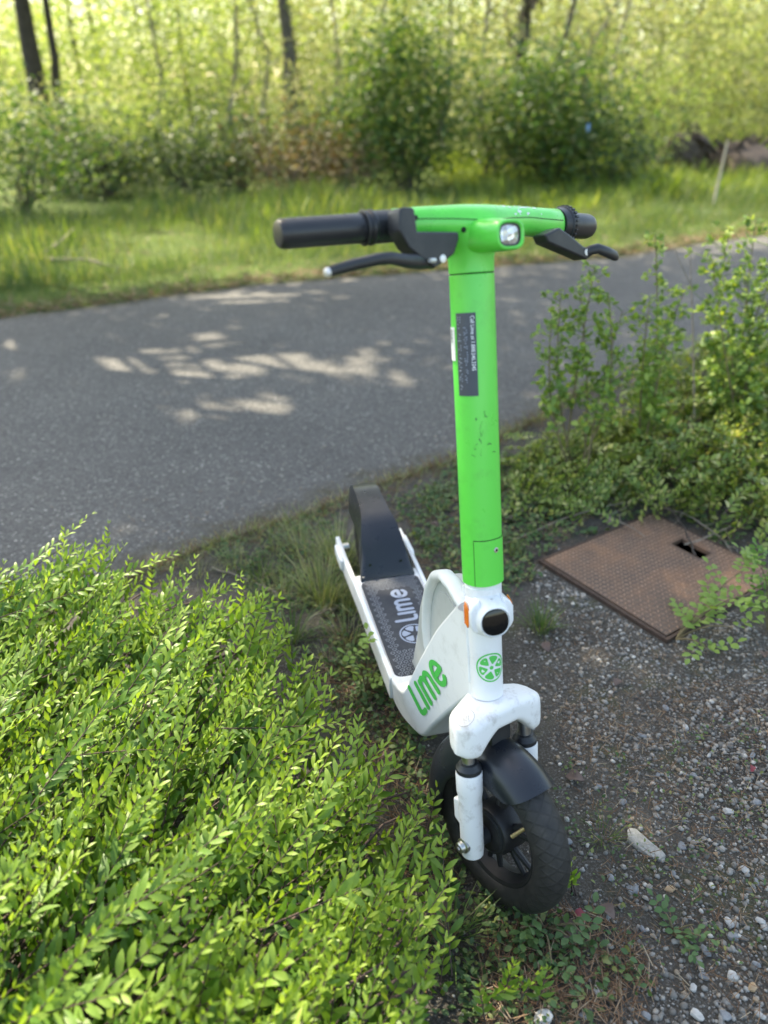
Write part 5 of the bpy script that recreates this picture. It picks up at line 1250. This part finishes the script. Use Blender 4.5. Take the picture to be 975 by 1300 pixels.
def crown_mesh(name, r, centers, sig, per, leaf, mat, w=.34, flat=1.0, reject=None):
    c = np.repeat(np.asarray(centers), per, axis=0); m = len(c); p = c + r.normal(0, 1, (m, 3)) * np.asarray(sig) * np.array([1, 1, flat])
    d = rdir(r, m, -.7, .6)
    if reject is not None: k = ~reject(p); p, d = p[k], d[k]; m = len(p)
    V, T = scatter(leaf_lo(w), p, frames(d, np.array([0, 0, 1.]) + r.normal(0, .7, (m, 3))), leaf * r.uniform(.6, 1.25, m)); return mesh_parts(name, [(V, T, None, 0)], [mat])
def limb_path(r, a, b, n=8, j=.05):
    s = np.linspace(0, 1, n)[:, None]; L = np.linalg.norm(np.array(b) - a); P = np.array(a) + (np.array(b) - a) * s + r.normal(0, j * L, (n, 3)) * np.sin(s * math.pi); return P
def bush(label, cx, Y, z0, zt, rx, mat, seed, ry=None, ncl=70, per=40, leaf=.075, sig=.22, stems=8, group=None, bm='bark', name='bush', shape=1.0, dens_low=.15):
    r = np.random.default_rng(seed); x = at_depth(cx, 200, Y)[0]; base = np.array([x, Y, 0.]); root = empty(name, base, label=label, cat='bush', group=group); ry = ry or rx * .7; H = zt
    c = []
    while len(c) < ncl:
        q = r.uniform(-1, 1, 3)
        if q @ q > 1: continue
        zz = z0 + (H - z0) * (.5 + .5 * q[2]); taper = 1.0 if shape == 1 else (1 - .45 * max(0, q[2]))
        c.append((q[0] * rx * taper, q[1] * ry * taper, zz))
    link('crown', crown_mesh('crown', r, c, sig, per, leaf, mat), None, root)
    for k in range(stems):
        t = c[r.integers(0, len(c))]; P = limb_path(r, np.array([r.normal(0, .08), r.normal(0, .08), -.02]), np.array(t) * np.array([.9, .9, 1.0])); link('stem', mesh_parts('stem', [(*tube_np(P, np.linspace(.022, .006, len(P)), 6), None, 0)], [M[bm]]), None, root)
    return root
def tree(label, base, trunk, crowns, mat, seed, r0=.15, bm='bark', per=70, leaf=.09, sig=.32, limbs=8, name='tree', group=None, reject=None, ztop=None):
    "trunk: list of xyz offsets; crowns: list of (x,y,z) clump offsets"
    r = np.random.default_rng(seed); root = empty(name, base, label=label, cat='tree', group=group); P = np.array(trunk, float); n = 12; s = np.linspace(0, 1, len(P)); S_ = np.linspace(0, 1, n); Q = np.stack([np.interp(S_, s, P[:, i]) for i in range(3)], 1); Q[1:-1] += r.normal(0, .015, (n - 2, 3))
    rad = r0 * (1 - .72 * S_); rad[0] *= 1.35; to = link('trunk', mesh_parts('trunk', [(*tube_np(Q, rad, 10), None, 0)], [M[bm]]), None, root)
    c = np.array(crowns, float); pick_ = r.choice(len(c), min(limbs, len(c)), replace=False)
    for i in pick_:
        k = max(2, min(n - 1, int(np.argmin(np.abs(Q[:, 2] - c[i][2] * .72))))); LP = limb_path(r, Q[k], c[i], 8, .06); link('limb', mesh_parts('limb', [(*tube_np(LP, np.linspace(rad[k] * .42, .005, 8), 6), None, 0)], [M[bm]]), None, to)
    rej = (lambda p: reject(p + np.array(base))) if reject else None
    link('crown', crown_mesh('crown', r, c, sig, per, leaf, mat, reject=rej), None, root); return root

# bushes, front row (9 to 13 m away)
bush('leafy green bush at the left end of the verge', 20, 9.6, .15, 1.35, 1.0, M['mid_green'], 201, ncl=80, leaf=.07)
bush('dark low ivy-leaved bush left of the brown thicket', 235, 11.4, .05, .95, .75, M['dark_green'], 202, ncl=60, leaf=.07)
bush('dark low bush before the pale trunks', 300, 12.0, .05, 1.05, .7, M['dark_green'], 203, ncl=50, leaf=.07)
bush('brown half-dead thicket before the ivy-clad trunk', 370, 11.6, .05, .85, .8, M['brownish'], 204, ncl=46, per=40, leaf=.07, stems=14, bm='twig')
bush('tall rounded green bush rising behind the handlebar', 515, 11.2, .10, 2.15, .85, M['mid_green'], 205, per=58, ncl=130, leaf=.075, stems=10, shape=2)
bush('pale tan dry thicket at the foot of the tall green bush', 440, 11.0, .05, .75, .5, M['brownish'], 206, ncl=30, per=40, leaf=.06, stems=10, bm='twig')
bush('wide dark green bush behind the headlight', 690, 11.4, .10, 1.65, 1.05, M['mid_green'], 207, per=62, ncl=130, leaf=.075, stems=10, bm='bark_dark')
bush('olive bush with pinkish tips between the two green bushes', 625, 12.4, .2, 2.0, .7, M['olive'], 208, ncl=60, leaf=.065)
bush('low dark bush at the right foot of the wide green bush', 770, 11.0, .05, .95, .55, M['dark_green'], 209, ncl=40, leaf=.07)
bush('yellowish sapling bush beside the brown brush heap', 820, 13.5, .2, 1.6, .8, M['yellow_green'], 210, ncl=60, leaf=.06)
bush('tangled green bush at the foot of the twin trunks', 75, 12.6, .1, 1.3, .9, M['olive'], 211, ncl=70, leaf=.07)
bush('pale yellow bush lit between twin trunks and ivy bush', 165, 14.0, .1, 1.5, 1.0, M['yellow_green'], 212, ncl=70, leaf=.065)
bush('green briar bush in front of the ivy-clad trunk', 400, 13.0, .2, 1.6, .8, M['olive'], 213, ncl=60, leaf=.065)

bush('low dark undergrowth bush before the tangled bush', 130, 11.8, .05, .7, .8, M['dark_green'], 214, per=55, ncl=50, leaf=.07)
bush('dark undergrowth bush between brown thicket and tall bush', 425, 12.0, .05, .95, .6, M['dark_green'], 215, per=55, ncl=45, leaf=.07)
# trees
def cloud(r, n, c, s, zmin=.6):
    q = r.normal(0, 1, (n, 3)) * np.array(s) + np.array(c); q[:, 2] = np.maximum(q[:, 2], zmin); return q
rt_ = np.random.default_rng(33)
def bx(px, Y): p = at_depth(px, 200, Y); return np.array([p[0], Y, 0.])
tree('stout dark trunk of the twin-trunk tree on the left', bx(62, 14.0), [(0, 0, -.1), (.04, 0, 1.5), (.10, 0, 3.2), (.1, 0, 8)], cloud(rt_, 60, (-.3, .5, 6), (1.6, 1.4, 1.3), 3), M['yellow_green'], 221, r0=.19, bm='bark_dark')
tree('thinner curved trunk of the twin-trunk tree on the left', bx(82, 14.2), [(0, 0, -.1), (.10, 0, 1.4), (.22, 0, 2.6), (.2, 0, 7)], cloud(rt_, 40, (.3, .5, 5.5), (1.3, 1.2, 1.2), 3), M['yellow_green'], 222, r0=.095, bm='bark_dark')
tree('grey ivy-clad trunk behind the left grip', bx(374, 14.5), [(0, 0, -.1), (0, 0, 2), (-.03, 0, 8)], cloud(rt_, 60, (0, .5, 6), (1.6, 1.4, 1.4), 3), M['yellow_green'], 223, r0=.15, bm='bark')
tree('forked dark willow with crossing limbs behind the headlight', bx(650, 13.6), [(0, 0, -.1), (.05, 0, 1.6), (.12, .1, 2.5), (.5, .2, 5)], cloud(rt_, 70, (.9, .4, 3.6), (1.2, 1.0, 1.0), 1.8), M['olive'], 224, r0=.12, bm='bark_dark', limbs=16, per=45, leaf=.06)
tree('leaning dark stem crossing the forked willow', bx(680, 14.2), [(0, 0, -.1), (.25, 0, 1.6), (.55, 0, 3), (1.0, 0, 6)], cloud(rt_, 40, (1.0, .4, 4), (1.1, 1.0, 1.1), 2), M['olive'], 225, r0=.07, bm='bark', limbs=12, per=40, leaf=.06)
pale = [(212, 16, .03, .05), (305, 15, .04, .05), (345, 15.5, -.05, .06), (418, 15.5, .10, .05), (448, 15, .35, .05), (560, 15.5, .05, .06), (612, 15, .0, .07), (640, 16, .1, .06), (745, 15.5, .25, .05), (715, 15, .3, .05)]
SLB = ['above the dark fallen branch', 'over the dark bush before the ivy-clad trunk', 'next to the ivy-clad trunk', 'just past the ivy-clad trunk towards the tall bush', 'leaning over the tall rounded bush', 'between the tall rounded bush and the willow', 'next to the forked willow', 'behind the forked willow', 'leaning over the wide dark bush', 'between the willow and the leaning stem']
for k, (px, Y, ln, rr_) in enumerate(pale):
    tree('slim pale sapling ' + SLB[k], bx(px, Y), [(0, 0, -.1), (ln + rt_.normal(0, .09), 0, .9), (ln + rt_.normal(0, .10), 0, 1.7), (ln * 2.2 + rt_.normal(0, .15), 0, 2.8), (ln * 3, 0, 6)], np.vstack([cloud(rt_, 20, (ln * 2, -.1, 3.6), (.9, .8, 1.2), 1.6), cloud(rt_, 12, (ln, -.3, 1.8), (.5, .4, .5), .5)]), M['yellow_green'] if k % 3 else M['olive'], 230 + k, r0=rr_, bm='bark_pale', limbs=6, per=48, leaf=.06, name='sapling', group='slim pale saplings in the thicket')
back = [(-60, 19, 'yellow_green'), (40, 22, 'olive'), (120, 18, 'yellow_green'), (190, 21, 'mid_green'), (250, 18, 'yellow_green'), (320, 22, 'mid_green'), (390, 19, 'olive'), (450, 23, 'yellow_green'), (500, 18, 'olive'), (560, 21, 'mid_green'), (620, 19, 'olive'), (690, 22, 'olive'), (750, 18.5, 'olive'), (810, 21, 'yellow_green'), (860, 18.5, 'olive'), (920, 22, 'yellow_green'), (980, 20, 'olive'), (1040, 23, 'olive')]
bl = {'yellow_green': 'sunlit yellow-green woodland tree', 'olive': 'greyish olive woodland tree', 'mid_green': 'fresh green woodland tree'}
TL = ['beyond the leafy verge bush', 'right behind the twin trunks', 'between the twin trunks and the pale yellow bush', 'above the dark fallen branch', 'above the dark ivy-leaved bush', 'behind the dark bush before the pale trunks', 'behind the ivy-clad trunk', 'above the pale tan dry thicket', 'right behind the tall rounded bush', 'between the tall rounded bush and the olive bush', 'right behind the olive bush', 'behind the forked dark willow', 'behind the leaning dark stem', 'behind the yellowish sapling bush', 'behind the pointed brush heap', 'behind the pale wooden stake', 'touching the dark conifer', 'beyond the dark conifer']
for k, (px, Y, m_) in enumerate(back):
    tree(bl[m_] + ' ' + TL[k], bx(px, Y), [(0, 0, -.1), (rt_.normal(0, .2), 0, 2.5), (rt_.normal(0, .3), 0, 8)], np.vstack([cloud(rt_, 150, (0, -.5, 1.9), (1.2, .8, 1.3), .35), cloud(rt_, 8, (0, 0, 5.5), (1.3, 1.2, 1.0), 3.5)]), M[m_], 250 + k, r0=.05, bm='bark' if k % 2 else 'bark_dark', per=58, leaf=.085, sig=.30, limbs=7, name='woodland_tree', group=m_.replace('_', '-') + ' woodland trees')
deep = [(x, 27 + 4 * ((i * 7) % 3)) for i, x in enumerate(range(-80, 1080, 75))]
for k, (px, Y) in enumerate(deep):
    tree('distant tall yellow-green tree closing off the woodland', bx(px, Y), [(0, 0, -.1), (0, 0, 4), (.2, 0, 11)], np.vstack([cloud(rt_, 110, (0, 0, 2.8), (1.5, .8, 1.9), .3), cloud(rt_, 10, (0, 0, 7.5), (1.7, 1.3, 1.3), 5)]), M['yellow_green'] if k % 4 else M['olive'], 280 + k, r0=.10, bm='bark_dark', per=60, leaf=.15, sig=.45, limbs=4, name='distant_tree', group='distant trees behind the thicket')
# conifer on the right
cb = bx(985, 24); cr_ = np.random.default_rng(5); cc = []
for z in np.arange(.6, 11, .28):
    rad = 1.7 * (1 - z / 12.5)
    for a in np.linspace(0, 6.28, 7, endpoint=False): aa = a + z * 1.7; q = cr_.uniform(.45, 1); cc.append((rad * q * math.cos(aa), rad * q * math.sin(aa), z - .25 * q))
tree('dark blue-green conifer at the right end of the woodland', cb, [(0, 0, -.1), (0, 0, 5), (0, 0, 11)], cc, M['conifer'], 300, r0=.2, bm='bark_dark', per=40, leaf=.14, sig=.20, limbs=10, name='conifer')

# brush heaps, stake, fallen branch, scrap
def heap(label, px, py, wid, hgt, seed, n=60, peak=1):
    r = np.random.default_rng(seed); b = gp(px, py); root = empty('brush_heap', b, label=label, cat='brush heap'); o = boulder('core', b, (wid * .40, wid * .35, hgt * .55), M['brush'], seed, None, None, sub=3); o.parent = root; o.location = (0, 0, hgt * .25)
    for k in ('label', 'category'):
        if k in o: del o[k]
    for k in range(n):
        a = r.uniform(0, 6.28); f = np.array([math.cos(a) * wid * .5, math.sin(a) * wid * .45, 0]) * r.uniform(.6, 1.05); t = np.array([r.normal(0, .10 * wid if peak else .28 * wid), r.normal(0, .1 * wid), hgt * r.uniform(.7, 1.05)]); P = limb_path(r, f, t, 5, .04); link('stick', mesh_parts('stick', [(*tube_np(P, np.linspace(.035, .02, 5) * wid * r.uniform(.5, 1.2), 5), None, 0)], [M['brush']]), None, root)
heap('pointed heap of brown brush at the meadow edge', 866, 214, 1.0, .72, 401, peak=1)
heap('long low heap of brown brush and roots on the meadow', 942, 228, 1.35, .58, 402, peak=0)
b = gp(905, 262); e = at_depth(924, 178, b[1] + .1); o = link('garden_stake', mesh_parts('garden_stake', [(*tube_np([b, b + (e - b) * .5, e], [.016, .014, .010], 6), None, 0)], [M['reed']])); tag(o, 'pale leaning wooden stake standing in the sunny meadow grass', 'stake')
fb = np.array([at_depth(78, 222, 11.8), at_depth(115, 216, 11.7), at_depth(150, 206, 11.8), at_depth(190, 200, 12.0)]); o = link('fallen_branch', mesh_parts('fallen_branch', [(*tube_np(fb, [.06, .05, .04, .025], 7), None, 0)], [M['bark_dark']])); tag(o, 'dark fallen branch slanting across the thicket by the ivy bush', 'branch')
fb = np.array([gp(40, 325, .03), gp(70, 330, .05), gp(110, 330, .05), gp(150, 340, .03)]); o = link('fallen_branch', mesh_parts('fallen_branch', [(*tube_np(fb, [.022, .02, .018, .01], 6), None, 0), (*tube_np([gp(55, 322, .06), gp(75, 308, .1), gp(94, 290, .14)], [.015, .012, .008], 6), None, 0)], [M['twig']])); tag(o, 'pale dry branch lying in the verge grass at the trail edge', 'branch')
boulder('plastic_scrap', at_depth(747, 162, 10.6), (.022, .015, .05), M['blue'], 410, 'small pale blue plastic scrap caught in the wide dark bush', 'scrap')

# ---- unseen maple left of the view; crown laid out and cut to shape the shade
MB_ = np.array([-5.6, 8.8, 0.])
def shadow_xy(p): return p[:, :2] - SUN[None, :2] * (p[:, 2] / SUN[2])[:, None]
HOLES = [(gp(180, 460)[:2], .32, .25), (gp(268, 480)[:2], .24, .19), (gp(330, 460)[:2], .30, .22), (gp(300, 522)[:2], .33, .17), (gp(430, 470)[:2], .17, .14), (gp(345, 508)[:2], .14, .12), (gp(45, 432)[:2], .40, .26), (gp(490, 480)[:2], .15, .12), (gp(265, 435)[:2], .18, .14), (gp(300, 381)[:2], .5, .22), (gp(460, 455)[:2], .14, .12)]  # leaves are cut away here so sun patches land on the trail
LIT = [(-3.0, -1.0), (.06, -1.0), (.12, .45), (.06, .85), (-.10, 1.05), (-.28, 1.35), (-.42, 1.5), (-.9, 1.75), (-3, .7)]  # leaves are thinned here so the hedge stays sunlit
hr = np.random.default_rng(19)
def maple_reject(p):
    g = shadow_xy(p); rej = np.zeros(len(p), bool)
    for c, a, b in HOLES: rej |= (((g[:, 0] - c[0]) / a) ** 2 + ((g[:, 1] - c[1]) / b) ** 2 < 1) & (hr.random(len(p)) < .985)
    rej |= in_poly(g[:, 0], g[:, 1], LIT) & (hr.random(len(p)) < .92)
    return rej
def maple():
    r = np.random.default_rng(88); G1 = [(-4.2, 2.6), (-1.5, 1.75), (.6, 2.4), (2.2, 3.6), (4.5, 4.6), (4.5, 6.9), (1.2, 6.2), (-1.5, 5.4), (-4.2, 3.9)]; G2 = [(.02, -.5), (1.7, -.5), (1.9, 1.6), (1.2, 2.3), (.1, 2.3), (-.25, 1.5)]; G4 = [(-2.6, 1.2), (-.9, 1.72), (.3, 2.5), (.5, 3.3), (-2.6, 2.9)]; G3 = [(1.0, 1.8), (3.0, 2.2), (3.2, 3.8), (1.3, 3.0)]  # ground areas to be shaded; leaf clumps sit sunward of them
    c = []
    for P, n in ((G1, 300), (G2, 62), (G3, 2), (G4, 60)):
        g = poly_sample(r, P, n); h = r.uniform(4.6, 8.2, n) if P is not G2 else r.uniform(4.2, 5.6, n); c.append(np.column_stack([g, np.zeros(n)]) + SUN[None] * (h / SUN[2])[:, None])
    c = np.vstack(c) - MB_
    tree('large unseen maple left of the view, crown shaped to shade the trail', MB_, [(0, 0, -.1), (.3, -.1, 2.5), (.9, -.5, 4.6), (1.6, -1.2, 7)], c, M['maple'], 89, r0=.24, bm='bark', per=70, leaf=.14, sig=.27, limbs=40, reject=maple_reject, name='shade_maple')
maple()
